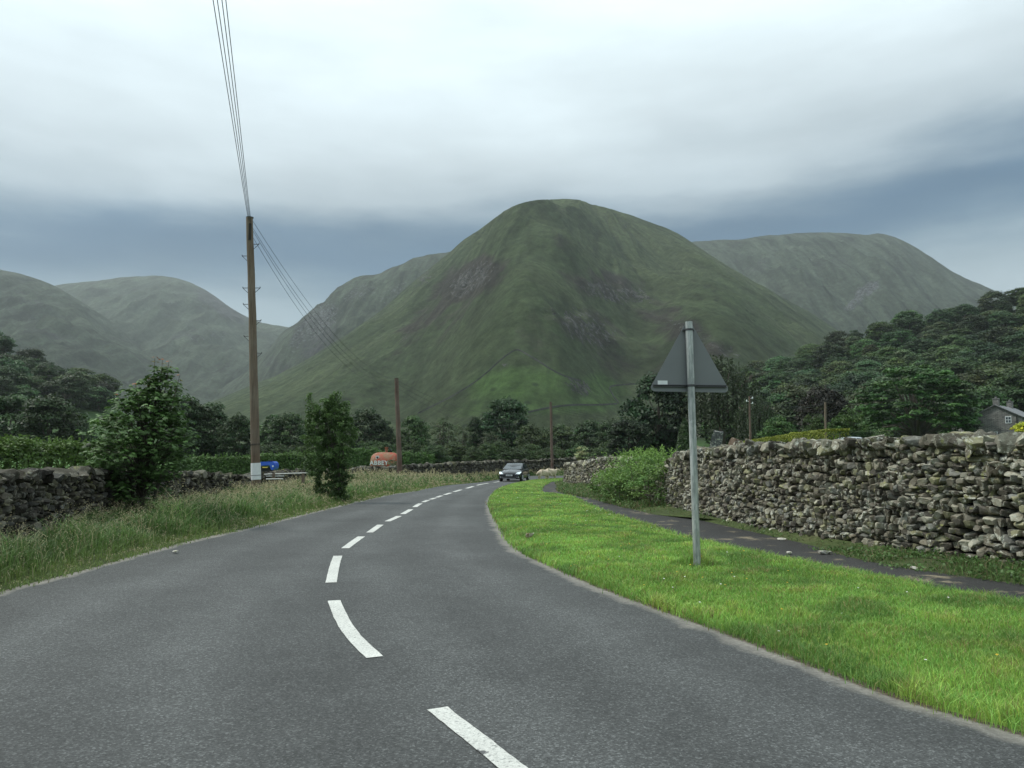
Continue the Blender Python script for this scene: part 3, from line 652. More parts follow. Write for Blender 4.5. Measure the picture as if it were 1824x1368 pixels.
def proto_tree(kind, seed):
    r = np.random.RandomState(seed); mb = MB()
    if kind == 'broad':
        lump = r.uniform(-1, 1, (5, 3)) * np.array([3.2, 3.2, 1.6])
        def cf(C_):
            out = C_.copy()
            for L in lump:
                d = np.linalg.norm(C_ - (L + np.array([0, 0, 5.6])), axis=1); out += (C_ - np.array([0, 0, 5.0])) * (.16 * np.exp(-(d / 2.2) ** 2))[:, None]
            return out
        V, F, c, C_ = crown_cloud(r, 125, 105, 1.3, .8, 5.0, 4.3, 3.7, .24, GREEN, low=-.95, cfun=cf, shell=.6, jit=.30)
        mb.tube([(0, 0, -1), (.1, 0, 1.2), (.0, .1, 3.2), (.1, 0, 6.5)], [.42, .33, .26, .08], 8); limbs(mb, r, C_[::6] * .93, 3.2, .24)
    elif kind == 'tall':
        V, F, c, C_ = crown_cloud(r, 110, 95, .95, .95, 5.2, 4.5, 2.7, .22, GREEN, shell=.35, low=-.95)
        mb.tube([(0, 0, -1), (.1, .1, 3), (0, 0, 8)], [.3, .22, .05], 8); limbs(mb, r, C_[::6] * .95, 3.0, .16)
    elif kind == 'big':
        def cf(C_):
            C_[:, 2] = np.where(C_[:, 2] < 2.6, 2.6 + r.uniform(-.9, .6, len(C_)), C_[:, 2]); return C_
        V, F, c, C_ = crown_cloud(r, 250, 85, .75, .6, 4.4, 5.0, 4.6, .17, (.050, .098, .026), shell=.6, low=-.35, cfun=cf, jit=.36)
        mb.tube([(0, 0, -1), (.1, 0, 1.2), (.0, .1, 3.0), (.2, 0, 7)], [.5, .4, .32, .08], 8); limbs(mb, r, C_[::8] * .93, 2.6, .26)
    elif kind == 'thin':
        V, F, c, C_ = crown_cloud(r, 70, 46, .8, 1.0, 6.0, 4.0, 2.6, .16, (.05, .07, .032), shell=.3, low=-.9)
        for q in range(5):
            a = r.uniform(0, 6.28); x, y = 1.6 * math.cos(a), 1.6 * math.sin(a)
            mb.tube([(x * .3, y * .3, -1), (x * .5, y * .5, 3), (x, y, 8.5)], [.14, .1, .03], 6)
        limbs(mb, r, C_[::5], 3.6, .1)
    elif kind == 'willow':
        VV = []; CC = []; n = 0; P = []; Nn = []; cl = []
        for q in range(330):
            a = r.uniform(0, 6.28); rad = 3.9 * r.uniform(.1, 1) ** .6; zt = 9.2 - (rad / 3.9) ** 2 * 3.2 + r.uniform(-1.4, .5); L = r.uniform(1.5, 4.5); L = min(L, zt - .8); b = r.uniform(.55, 1.4)
            m = int(L / .10)
            for j in range(m):
                P.append((rad * math.cos(a) * (1 + .02 * j / 10) + r.randn() * .1, rad * math.sin(a) * (1 + .02 * j / 10) + r.randn() * .1, zt - j * .10)); Nn.append((math.cos(a), math.sin(a), r.uniform(-.3, .6))); cl.append(b)
        P = np.array(P); Nn = np.array(Nn) + r.randn(len(P), 3) * .5; Nn /= np.linalg.norm(Nn, axis=1)[:, None]
        V, F = quads(P, Nn, r.uniform(.10, .2, len(P)), .5, r); c = np.repeat(np.array((.052, .075, .036))[None] * (np.array(cl) * r.uniform(.7, 1.3, len(P)))[:, None], 4, 0)
        mb.tube([(0, 0, -1), (.1, .1, 3), (0, 0, 8)], [.45, .35, .1], 8)
        for q in range(14):
            a = r.uniform(0, 6.28); mb.tube([(0, 0, 3), (1.5 * math.cos(a), 1.5 * math.sin(a), 6), (3 * math.cos(a), 3 * math.sin(a), 7.5)], [.18, .12, .04], 6)
    elif kind == 'cone':
        C2 = []
        P = []; 
        n = 9000; z = r.uniform(0, 1, n) ** 1.2; a = r.uniform(0, 6.28, n); rad = (1 - z) ** .7 * 2.6 * r.uniform(.72, 1.05, n) * (1 + .12 * np.sin(a * 5 + z * 9))
        P = np.stack([rad * np.cos(a), rad * np.sin(a), .2 + z * 9.6], 1); Nn = np.stack([np.cos(a), np.sin(a), .6 + 0 * a], 1) + r.randn(n, 3) * .6; Nn /= np.linalg.norm(Nn, axis=1)[:, None]
        V, F = quads(P, Nn, r.uniform(.12, .28, n), .5, r); c = np.repeat(np.array((.04, .075, .028))[None] * r.uniform(.5, 1.5, n)[:, None], 4, 0)
        mb.tube([(0, 0, -1), (0, 0, 9)], [.25, .03], 6)
    elif kind == 'bush':
        V, F, c, C_ = crown_cloud(r, 120, 75, 1.5, .8, 4.0, 5.2, 4.2, .24, (.06, .11, .03), shell=.3, low=-.6)
        for q in range(7):
            a = r.uniform(0, 6.28); mb.tube([(.3 * math.cos(a), .3 * math.sin(a), -.5), (1.5 * math.cos(a), 1.5 * math.sin(a), 4), (2.4 * math.cos(a), 2.4 * math.sin(a), 7)], [.16, .1, .03], 6)
    root = empty('tree'); cr = mk('crown', V, F, LEAF, root, col=c); tr = mb.build('trunk', BARK, root, smooth=True)
    return [root, cr, tr, False]
KW = {'broad': 9.0, 'tall': 6.6, 'big': 10.4, 'thin': 6.4, 'willow': 8.2, 'cone': 5.2, 'bush': 9.6}
KH = {'broad': 9.9, 'tall': 10.2, 'big': 9.8, 'thin': 10.2, 'willow': 9.4, 'cone': 9.8, 'bush': 10.0}
def get_proto(kind, v):
    if (kind, v) not in PROTO: PROTO[(kind, v)] = proto_tree(kind, hash_seed(kind, v))
    return PROTO[(kind, v)]
def hash_seed(kind, v): return sum(ord(q) for q in kind) * 7 + v * 131
def place_tree(kind, v, loc, wid, hgt, label, cat='tree', group=None, tint=(1, 1, 1), name='broadleaf_tree', rz=None):
    pr = get_proto(kind, v); root, cr, tr, used = pr
    if not used:
        pr[3] = True; a, b, c = root, cr, tr
    else:
        a = root.copy(); C.objects.link(a)
        for k_ in list(a.keys()): del a[k_]
        b = cr.copy(); C.objects.link(b); b.parent = a; c = tr.copy(); C.objects.link(c); c.parent = a
    a.name = name; b.name = 'crown'; c.name = 'trunk'
    a.location = loc; a.scale = (wid / KW[kind], wid / KW[kind], hgt / KH[kind]); a.rotation_euler = (0, 0, random.uniform(0, 6.28) if rz is None else rz)
    b.color = (*tint, 1); tag(a, label, cat, group); return a
def tree_px(kind, v, cx, top, wpx, Y, label, tint=(1, 1, 1), name='broadleaf_tree', cat='tree', group=None):
    x, y, z = pt(cx, top, Y); zg = float(terrain(np.array([x]), np.array([Y]))[0])
    return place_tree(kind, v, (x, y, zg), wpx / FPX * Y, z - zg, label, cat, group, tint, name)
DK = (.78, .86, .80); MD = (1.15, 1.15, 1.0); BR = (1.35, 1.4, 1.05)
ROWG = 'trees in the row beyond the road bend'
T_ = [ # kind, variant, centre px, top px, width px, depth, label, tint, name
 ('broad', 0, 22, 702, 120, 118, 'dark broad tree at the far left edge beyond the left hedge', DK, 'broadleaf_tree'),
 ('broad', 1, 92, 706, 112, 112, 'dark round tree standing beside the far left one, over the left hedge', DK, 'broadleaf_tree'),
 ('broad', 2, 140, 742, 60, 125, 'low dark tree just right of the two dark trees on the left', DK, 'broadleaf_tree'),
 ('broad', 3, 330, 706, 100, 100, 'dark tree directly behind the right side of the young roadside sycamore', DK, 'broadleaf_tree'),
 ('broad', 0, 378, 716, 84, 104, 'dark tree between the roadside sycamore and the tall wooden pole', DK, 'broadleaf_tree'),
 ('broad', 1, 420, 738, 60, 98, 'lower dark tree touching the left side of the tall wooden pole', DK, 'broadleaf_tree'),
 ('tall', 0, 486, 737, 62, 150, 'round topped tree just right of the tall wooden pole', MD, 'broadleaf_tree'),
 ('broad', 2, 516, 734, 72, 148, 'wide tree in the row behind the blue farm machine', MD, 'broadleaf_tree'),
 ('tall', 1, 566, 742, 66, 152, 'tree in the row hidden mostly by the roadside hawthorn', MD, 'broadleaf_tree'),
 ('broad', 3, 652, 727, 76, 140, 'dark tree left of the second pole, behind the red tank', (.72, .8, .8), 'broadleaf_tree'),
 ('tall', 0, 690, 748, 34, 150, 'narrow tree just left of the second pole in the row', DK, 'broadleaf_tree'),
 ('broad', 0, 736, 740, 62, 142, 'green layered tree just right of the second pole', (1.1, 1.15, .95), 'broadleaf_tree'),
 ('thin', 0, 790, 742, 62, 150, 'thin open crowned tree with many pale stems in the row', MD, 'slender_tree'),
 ('thin', 1, 822, 752, 44, 146, 'sparse slim tree between the open crowned tree and a dark upright one', MD, 'slender_tree'),
 ('tall', 1, 846, 738, 38, 150, 'dark upright tree with a pointed top left of the tallest in the row', DK, 'broadleaf_tree'),
 ('broad', 1, 898, 709, 88, 150, 'tallest dark tree of the row, above the roof of the oncoming car', (.7, .8, .75), 'broadleaf_tree'),
 ('thin', 0, 872, 768, 54, 132, 'sparse low tree with pale stems in front of the tallest in the row', (.9, .9, .8), 'slender_tree'),
 ('broad', 2, 946, 756, 62, 140, 'brownish green round tree between the car and the third pole', (1.1, .95, .8), 'broadleaf_tree'),
 ('broad', 3, 1000, 756, 66, 165, 'tree just right of the third pole in the row', MD, 'broadleaf_tree'),
 ('broad', 0, 1048, 748, 66, 160, 'dull green tree in the row above the pale flowering shrub', (.8, .85, .8), 'broadleaf_tree'),
 ('broad', 1, 1092, 748, 60, 150, 'dull green tree at the left foot of the big dark tree by the sign', (.85, .9, .8), 'broadleaf_tree'),
 ('broad', 2, 1172, 664, 132, 105, 'big very dark tree behind the triangular sign', (.5, .58, .6), 'broadleaf_tree'),
 ('broad', 3, 1120, 745, 80, 98, 'dark lower tree at the left of the big dark one behind the sign', (.48, .55, .58), 'broadleaf_tree'),
 ('cone', 0, 1219, 746, 52, 60, 'conical green evergreen shrub just behind the wall at the sign post', (1, 1.05, .9), 'conifer'),
 ('willow', 0, 1284, 632, 150, 100, 'tall weeping willow behind the right corner of the sign', (1, 1, 1), 'willow_tree'),
 ('willow', 1, 1345, 700, 80, 92, 'smaller weeping tree right of the tall willow, behind the insulator pole', (.9, .95, .9), 'willow_tree'),
 ('bush', 0, 1385, 738, 76, 80, 'rounded bright green small tree left of the clipped hedge end', (.9, .95, .85), 'small_tree'),
 ('broad', 0, 1468, 688, 96, 130, 'dark copper leaved tree left of the great spreading tree', (.40, .19, .36), 'copper_beech'),
 ('bush', 1, 1450, 730, 50, 88, 'small olive green tree just left of the wooden garden pole', (.75, .75, .65), 'small_tree'),
 ('bush', 2, 1508, 718, 66, 72, 'bright green bushy small tree right of the wooden garden pole', (.95, 1.1, .8), 'small_tree'),
 ('big', 0, 1625, 646, 226, 112, 'great spreading green tree left of the stone cottage', (.88, .92, .82), 'broadleaf_tree'),
 ('broad', 1, 1735, 690, 100, 150, 'bright green tree just left of the cottage gable, behind it', (1.05, 1.15, .9), 'broadleaf_tree'),
 ('broad', 2, 1808, 655, 120, 165, 'tall green tree rising above the cottage roof', (1.1, 1.2, .95), 'broadleaf_tree'),
 ('bush', 0, 1565, 762, 70, 66, 'low variegated shrub behind the wall, right of the parked silver car', (1.1, 1.0, 1.0), 'shrub'),
]
for a in T_:
    cat = {'conifer': 'conifer', 'shrub': 'shrub'}.get(a[8], 'tree')
    tree_px(*a, cat=cat)
# low bushes under the row beyond the bend
_r = np.random.RandomState(44)
for k, px in enumerate(np.linspace(455, 1108, 34)):
    px += _r.uniform(-6, 6); near_ = ('the blue farm machine' if px < 560 else 'the red tank' if px < 740 else 'the far wall left of the car' if px < 880 else 'the oncoming car' if px < 960 else 'the farthest thin pole' if px < 1020 else 'the pale flowering shrub')
    b_ = _r.uniform(.55, .95); tree_px('bush', k % 3, px, _r.uniform(778, 800), _r.uniform(38, 62), _r.uniform(104, 130), 'low dark bush under the trees behind %s' % near_, (b_, b_, b_), 'bush', 'bush', 'low bushes under the tree row behind %s' % near_)
# the wood on the right hillside, every tree its own
def wood(n, u0, u1, Y0, Y1, hmin, label, group, tmul, seed, dens=1.0, spacing=7.0, skyU=None):
    r = np.random.RandomState(seed); pts = []; tries = 0
    while len(pts) < n and tries < 60000:
        tries += 1; u = r.uniform(u0, u1); Y = Y0 + (Y1 - Y0) * r.rand() ** .8
        x = u * Y; h = float(side_hill(np.array([x]), np.array([Y]))[0])
        if h < hmin: continue
        sp = spacing * (.7 + .5 * Y / 300)
        if any((x - p[0]) ** 2 + (Y - p[1]) ** 2 < sp * sp for p in pts): continue
        pts.append((x, Y, h))
    for k, (x, Y, h) in enumerate(pts):
        hh = r.uniform(9, 15); ww = r.uniform(11.5, 17); b = r.uniform(.45, 1.4)
        tint = (b * r.uniform(.75, 1.3) * tmul, b * r.uniform(.88, 1.08) * tmul, b * r.uniform(.7, 1.15) * tmul)
        kd = 'tall' if r.rand() < .2 else 'broad'
        zg = float(terrain(np.array([x]), np.array([Y]))[0]); px, py = proj((x, Y, zg + hh))
        lv = 'on skyline of' if Y > 335 else 'high in' if Y > 270 else 'midway up' if Y > 210 else 'low in'
        tone = ('dark' if b < .78 else 'mid green' if b < .98 else 'lighter green'); shp = 'tall narrow' if kd == 'tall' else ('broad' if ww > 14 else 'rounded')
        if u0 > 0: pl = 'above the weeping willow' if px < 1350 else 'above the dark copper tree' if px < 1490 else 'over left half of great tree' if px < 1620 else 'over right half of great tree' if px < 1720 else 'above the cottage gable' if px < 1800 else 'at the right edge'
        else: pl = 'at the left edge' if px < 40 else 'left of the roadside sycamore' if px < 130 else 'behind the roadside sycamore'
        lb = '%s %s tree %s %s wood %s' % (tone, shp, lv, 'right' if u0 > 0 else 'left', pl)
        place_tree(kd, r.randint(0, 2) if kd == 'tall' else r.randint(0, 4), (x, Y, zg - .8), ww * (.7 if kd == 'tall' else 1), hh, lb, 'tree', group + ', ' + lb, tint)
    print('wood', len(pts))
wood(285, .27, .80, 158, 398, 2.2, 'broadleaf tree in the dense dark wood covering the right hillside', 'trees of the wood on the right hillside', 1.2, 5, spacing=9.6)
wood(40, -.80, -.535, 215, 345, 17, 'dark broadleaf tree on the wooded slope at the upper left', 'trees on the upper left slope', .95, 6, spacing=9)

# ------------------------------------------------------------------ hedges and shrubs of leaves
def leafy_hedge(name, label, line_, width, zbot, ztop, n, leaf, col, seed, cat='hedge', rough=.12, shoots=0, group=None):
    r = np.random.RandomState(seed); P = resample(line_, 200, False); d = np.gradient(P[:, :2], axis=0); d /= np.linalg.norm(d, axis=1)[:, None]; nr = np.stack([d[:, 1], -d[:, 0]], 1)
    k = r.uniform(0, 199, n); i = k.astype(int); f = (k - i)[:, None]; q = P[i] * (1 - f) + P[np.minimum(i + 1, 199)] * f
    hz = (q[:, 2] if P.shape[1] > 2 else np.full(n, ztop)); face = r.randint(0, 4, n)
    a = r.uniform(-1, 1, n); b = r.uniform(0, 1, n)
    bump = np.array([mn.fractal(Vector((x * .8, y * .8, seed)), 1, 2, 3) for x, y in q[:, :2]])
    off = np.where(face == 0, -width / 2, np.where(face == 1, width / 2, a * width / 2)) * (1 + rough * bump) + r.randn(n) * rough * .35
    top = hz + bump * rough * 1.6
    z = np.where(face >= 2, top + r.randn(n) * rough * .25, zbot + (top - zbot) * b)
    p = np.stack([q[:, 0] + nr[i, 0] * off, q[:, 1] + nr[i, 1] * off, z], 1)
    s = np.where(face == 0, -1, np.where(face == 1, 1, 0))
    nn = np.stack([nr[i, 0] * s, nr[i, 1] * s, np.where(face >= 2, 1.0, .35)], 1) + r.randn(n, 3) * .5; nn /= np.linalg.norm(nn, axis=1)[:, None]
    V, F = quads(p, nn, leaf * r.uniform(.6, 1.3, n), .6, r)
    c = np.array(col)[None] * (r.uniform(.6, 1.35, n) * (1 + .35 * bump))[:, None]; cc = np.repeat(c, 4, 0)
    if shoots:
        ks = r.uniform(0, 199, shoots); si = ks.astype(int); base = P[si]; sp = []; 
        for j in range(shoots):
            L = r.uniform(.12, .4); o_ = nr[si[j]] * r.uniform(-.5, .5) * width
            m = 9
            for t in range(m): sp.append((base[j, 0] + o_[0] + r.randn() * .02, base[j, 1] + o_[1] + r.randn() * .02, (base[j, 2] if P.shape[1] > 2 else ztop) + L * t / m))
        sp = np.array(sp); nn = unit(len(sp), r); V2, F2 = quads(sp, nn, leaf * .9 * r.uniform(.6, 1.2, len(sp)), .5, r)
        F = np.vstack([F, F2 + len(V)]); V = np.vstack([V, V2]); cc = np.vstack([cc, np.repeat(np.array(col)[None] * 1.4 * r.uniform(.7, 1.3, len(sp))[:, None], 4, 0)])
    root = empty(name, (0, 0, 0)); root.location = (float(P[100, 0]), float(P[100, 1]), float(zbot))
    o = mk('foliage', V - np.array(root.location)[None], F, LEAF, root, col=cc)
    mb = MB(); n2 = 24; Q = resample(line_, n2, False); mid = []
    for j in range(n2):
        x, y = Q[j, :2]; mb.tube([(x - root.location[0], y - root.location[1], -.3), (x + .05 - root.location[0], y - root.location[1], (Q[j, 2] if Q.shape[1] > 2 else ztop) - zbot - .25)], [.03, .02], 5)
        mid.append((x, y))
    mb.build('stem', BARK, root)
    tag(root, label, cat, group); return root
leafy_hedge('hedge', 'loose light green hedge behind the stone wall at the far left', [(*pt(-240, 790, 17)[:2], 1.55), (*pt(-60, 797, 19)[:2], 1.52), (*pt(60, 800, 21)[:2], 1.52), (*pt(180, 800, 23)[:2], 1.50), (*pt(240, 808, 25)[:2], 1.42)], 1.2, -.2, 1.5, 26000, .05, (.085, .155, .035), 31, rough=.22, shoots=420)
leafy_hedge('hedge', 'trimmed green field hedge running behind the tall wooden pole', [(*pt(310, 822, 44)[:2], 1.08), (*pt(440, 816, 46)[:2], 1.2), (*pt(520, 812, 48)[:2], 1.32), (*pt(570, 812, 50)[:2], 1.35)], 1.4, -.4, 1.2, 26000, .07, (.075, .135, .035), 32, rough=.16, shoots=160)
leafy_hedge('hedge', 'bushy green hedge behind the red tank', [(*pt(612, 802, 72)[:2], 1.75), (*pt(660, 806, 72)[:2], 1.6), (*pt(700, 810, 72)[:2], 1.4), (*pt(755, 808, 72)[:2], 1.45), (*pt(772, 815, 72)[:2], 1.1)], 1.8, -.7, 1.5, 16000, .10, (.07, .14, .035), 33, rough=.35, shoots=80)
leafy_hedge('hedge', 'long clipped hedge with a yellow green top behind the right wall', [(*pt(1318, 790, 64)[:2], 2.42), (*pt(1400, 781, 50)[:2], 2.62), (*pt(1494, 771, 37)[:2], 2.62)], 1.1, .3, 2.4, 42000, .045, (.24, .29, .04), 34, rough=.05)
leafy_hedge('hedge', 'dark green clipped hedge behind the wall between the yellow hedge and silver car', [(*pt(1500, 770, 66)[:2], 3.3), (*pt(1552, 769, 66)[:2], 3.35)], 1.2, 1.0, 3.0, 9000, .07, (.04, .075, .025), 35, rough=.06)
leafy_hedge('hedge', 'green garden hedge in front of the cottage at the right edge', [(*pt(1782, 774, 76)[:2], 3.5), (*pt(1900, 772, 74)[:2], 3.6)], 1.2, 1.3, 3.4, 9000, .08, (.06, .13, .03), 36, rough=.2)
def shrub_px(label, cx, top, wpx, hpx, Y, col, leaf, n_cl, per, seed, name='shrub', zg=None, shell=.3):
    x, y, z = pt(cx, top, Y); W_ = wpx / FPX * Y; H_ = hpx / FPX * Y; z0 = z - H_
    r = np.random.RandomState(seed); root = empty(name, (x, y, z0))
    V, F, c, C_ = crown_cloud(r, n_cl, per, W_ * .16, .8, H_ * .5, H_ * .46, W_ * .42, leaf, col, shell=shell, low=-.8)
    mk('foliage', V, F, LEAF, root, col=c); mb = MB()
    mb.tube([(0, 0, -.8), (0, 0, H_ * .5)], [.05, .03], 6)
    for e in C_[::max(1, n_cl // 14)]: mb.tube([(0, 0, H_ * .1), tuple(e * .9)], [.025, .01], 5)
    mb.build('stem', BARK, root); tag(root, label, 'shrub'); return root
shrub_px('small pale cream flowering shrub above the farther wall, right of the third pole', 1037, 794, 30, 34, 47, (.30, .34, .17), .06, 34, 26, 41, 'flowering_shrub')
shrub_px('bright yellow green shrub in the cottage garden at the right edge', 1818, 752, 34, 30, 72, (.42, .42, .04), .09, 50, 40, 42)
shrub_px('low green bushes against the lower branches of the great spreading tree', 1540, 752, 46, 40, 74, (.07, .12, .04), .09, 50, 40, 43)

# bush over the break in the right wall
def wall_bush():
    r = np.random.RandomState(51); root = empty('bush', (4.0, 22, -.0)); V = []; F = []; c = []; o = 0; mb = MB()
    cen = [(3.55, 19.8, .55, .62), (3.4, 21.0, .75, .7), (3.7, 22.2, .8, .68), (3.45, 23.6, .70, .75), (3.7, 25.2, .45, .5), (3.95, 21.4, .92, .55), (4.1, 23.2, .92, .5), (4.1, 19.9, 1.0, .38), (3.4, 27, .22, .35), (2.95, 21.4, .30, .55), (3.0, 23.4, .3, .5), (2.9, 25.4, .22, .42), (4.25, 24.6, .85, .4)]
    for x, y, z, s in cen:
        v, f, cc, C_ = crown_cloud(r, 52, 34, s * .30, .9, 0, s * .78, s, .034, (.125, .215, .055), shell=.4, low=-.9)
        V.append(v + np.array((x - 4.0, y - 22, z + float(g(y))))); F.append(f + o); c.append(cc * r.uniform(.8, 1.2)); o += len(v)
        for e in C_[::10]: mb.tube([(x - 4.0, y - 22, .0), (x - 4.0 + e[0] * .9, y - 22 + e[1] * .9, z + e[2] * .9)], [.012, .005], 4)
    # arching sprays
    P = []
    for q in range(330):
        x, y, z, s = cen[r.randint(len(cen))]; a = r.uniform(0, 6.28); L = r.uniform(.25, .6)
        b = np.array((x - 4.0 + r.randn() * s * .5, y - 22 + r.randn() * s * .6, z + s * .55))
        for t in np.linspace(0, 1, 14): P.append(b + np.array((math.cos(a) * L * .5 * t, math.sin(a) * L * .5 * t, L * (t - .35 * t * t))) + r.randn(3) * .012)
    P = np.array(P); v, f = quads(P, unit(len(P), r), .028 * r.uniform(.7, 1.4, len(P)), .5, r)
    V.append(v); F.append(f + o); c.append(np.repeat(np.array((.16, .26, .06))[None] * r.uniform(.7, 1.5, len(P))[:, None], 4, 0))
    mk('foliage', np.vstack(V), np.vstack(F), LEAF, root, col=np.vstack(c)); mb.build('stem', BARK, root)
    tag(root, 'overgrown green bush tumbling over the gap in the right stone wall', 'bush')
wall_bush()

# young roadside sycamore with lobed leaves
def lobed(c, nrm, size, r, col):
    n = len(c); a = np.cross(nrm, unit(n, r)); a /= np.linalg.norm(a, axis=1)[:, None]; b = np.cross(nrm, a)
    ang = np.array([0, .42, .85, 1.35, 1.9, 2.55, 3.73, 4.38, 4.93, 5.43, 5.86]); rd = np.array([1.0, .55, .92, .5, .72, .38, .38, .72, .5, .92, .55])
    rim = c[:, None] + (a[:, None] * np.cos(ang)[None, :, None] + b[:, None] * np.sin(ang)[None, :, None]) * (rd[None] * size[:, None])[..., None] - nrm[:, None] * (rd[None] ** 2 * size[:, None] * .22)[..., None]
    V = np.concatenate([c[:, None], rim], 1).reshape(-1, 3); k = np.arange(11)
    F = np.stack([np.zeros(11, int), 1 + k, 1 + (k + 1) % 11], 1)[None] + (np.arange(n) * 12)[:, None, None]
    return V, F.reshape(-1, 3), np.repeat(col, 12, 0)
def sycamore():
    r = np.random.RandomState(61); x, y = pt(252, 900, 14.6)[:2]; root = empty('young_sycamore', (x, y, .12)); mb = MB()
    tips = []
    for q in range(520):
        v = unit(1, r)[0]; k = r.uniform(.25, 1) ** .5; z = 1.50 + v[2] * k * 1.22
        wx = .98 if z < 1.7 else max(.2, .98 - (z - 1.7) * .62)
        tips.append((v[0] * k * wx - .06 + .16 * (z - 1.6) + (.10 if z < 1 else 0), v[1] * k * .85, z))
    tips = [t for t in tips if t[2] > .30]
    for q in range(34): z = r.uniform(2.1, 2.9); k = (3.2 - z) * .6 * r.uniform(.2, 1); a = r.uniform(0, 6.28); tips.append((.26 + k * math.cos(a), k * math.sin(a), z))
    c = []; nn = []; sz = []; col = []
    for t in tips:
        m = 11; base = np.array((1 + .25 * r.randn()))
        for j in range(m):
            a = r.uniform(0, 6.28); d = r.uniform(.04, .17); c.append((t[0] + d * math.cos(a), t[1] + d * math.sin(a), t[2] + r.uniform(-.06, .04)))
            q = np.array((math.cos(a) * .45, math.sin(a) * .45, 1)) + r.randn(3) * .22; nn.append(q / np.linalg.norm(q)); sz.append(r.uniform(.04, .078)); col.append(np.array((.085, .15, .045)) * base * r.uniform(.7, 1.4))
    for t in tips[::5]: mb.tube([(0, 0, .3 + r.uniform(0, 1.0)), (t[0] * .5, t[1] * .5, t[2] * .75 + .2), t], [.02, .012, .005], 5)
    # leading shoots with pairs of leaves and reddish young tips
    for (tx, tz, n_) in ((.28, 3.02, 10), (.13, 3.06, 9), (.40, 2.98, 8), (.62, 2.72, 8), (-.22, 2.55, 6), (-.55, 2.35, 5), (.02, 2.66, 6)):
        mb.tube([(tx * .5, 0, 1.6), (tx * .8, .02, 2.2), (tx, 0, tz)], [.018, .012, .005], 5)
        for j in range(n_):
            z = tz - .75 * j / n_; xx = tx * (.8 + .2 * (z - 2.2) / (tz - 2.2 + .01)) if z > 2.2 else tx * .8
            for sg in (-1, 1, r.choice((-1, 1))):
                a = r.uniform(0, 6.28); d = .05 + .012 * j; c.append((xx + d * math.cos(a), d * math.sin(a), z + .01)); q = np.array((math.cos(a) * .5, math.sin(a) * .5, 1)) + r.randn(3) * .2; nn.append(q / np.linalg.norm(q)); sz.append(.042 + .008 * j)
                col.append(np.array((.26, .11, .05) if j == 0 else ((.14, .13, .045) if j == 1 else (.085, .14, .04))) * r.uniform(.8, 1.3))
    V, F, cc = lobed(np.array(c), np.array(nn), np.array(sz), r, np.array(col))
    mk('foliage', V, F, LEAF, root, col=cc)
    mb.tube([(0, 0, -.2), (.02, 0, .8), (.1, 0, 1.8)], [.05, .04, .025], 8); mb.tube([(.1, .05, -.2), (.3, .1, .9), (.5, .1, 1.7)], [.04, .03, .015], 8); mb.tube([(-.05, 0, -.2), (-.3, .1, .9), (-.6, .1, 1.6)], [.04, .03, .015], 8)
    mb.build('stem', BARK, root, smooth=True)
    tag(root, 'young roadside sycamore with layered leaves and reddish tip shoots before the left wall', 'tree')
sycamore()
def hawthorn():
    r = np.random.RandomState(71); Y = 22.0; root = empty('hawthorn', (*pt(600, 893, Y)[:2], 0.1)); mb = MB(); s = Y / FPX
    P = []; B = []
    def blob(px, py, rx, rz, n, ry=.45, b=1.0):
        cx = (px - 600) * s; cz = 1.2 + (813 - py) * s
        nc = max(4, n // 45)
        cs = unit(nc, r) * r.uniform(.3, 1, (nc, 1)); 
        for q in cs:
            m = n // nc; d = unit(m, r) * (r.uniform(0, 1, m) ** .5)[:, None] * np.array((.11, .11, .09)); P.append(np.array((cx, 0, cz)) + q * np.array((rx * s, ry, rz * s)) + d); B.append(np.full(m, b * r.uniform(.6, 1.4)))
    for a in ((590, 770, 34, 34, 3000), (566, 790, 26, 30, 2000), (598, 740, 24, 28, 1900), (608, 800, 22, 40, 2400), (604, 850, 16, 34, 1800, .3, .7), (560, 745, 16, 24, 900), (586, 830, 26, 26, 1500, .4, .8), (608, 880, 12, 16, 500, .25, .7), (574, 722, 12, 20, 500), (612, 760, 14, 30, 900), (566, 838, 22, 26, 1300, .4, .85), (578, 868, 20, 22, 1000, .35, .8), (598, 885, 18, 18, 900, .3, .75)): blob(a[0] - (600 - a[0]) * .15, a[1], a[2] * 1.3, *a[3:])
    for (px, y0, y1, w_) in ((547, 760, 702, 3), (597, 740, 698, 5), (580, 740, 712, 4), (612, 760, 716, 4), (560, 750, 722, 3), (588, 735, 704, 3)):
        for py in np.linspace(y1, y0, 20): P.append(np.array(((px - 600) * s, 0, 1.2 + (813 - py) * s)) + r.randn(22, 3) * np.array((w_ * s, .04, .02))); B.append(np.full(22, 1.25))
        mb.tube([(0, 0, .8), ((px - 600) * s * .7, 0, 1.2 + (813 - y0) * s), ((px - 600) * s, 0, 1.2 + (813 - y1) * s)], [.02, .012, .004], 5)
    P = np.vstack(P); B = np.concatenate(B); nn = unit(len(P), r) + np.array((0, 0, .5)); nn /= np.linalg.norm(nn, axis=1)[:, None]
    V, F = quads(P, nn, .030 * r.uniform(.7, 1.4, len(P)), .6, r)
    mk('foliage', V, F, LEAF, root, col=np.repeat(np.array((.080, .130, .040))[None] * (B * r.uniform(.7, 1.3, len(B)))[:, None], 4, 0))
    mb.tube([(0, 0, -.2), (.05, 0, .7), (-.1, 0, 1.6)], [.06, .05, .03], 8); mb.tube([(.1, 0, -.2), (.12, .1, .9), (.1, .1, 2)], [.05, .04, .02], 8)
    for q in range(14): mb.tube([(0, 0, r.uniform(.4, 1.3)), (r.uniform(-.6, .3), r.uniform(-.3, .3), r.uniform(1.6, 2.6))], [.018, .006], 5)
    mb.build('stem', BARK, root); tag(root, 'tall narrow hawthorn with upright shoots at the road edge left of the red tank', 'shrub')
hawthorn()

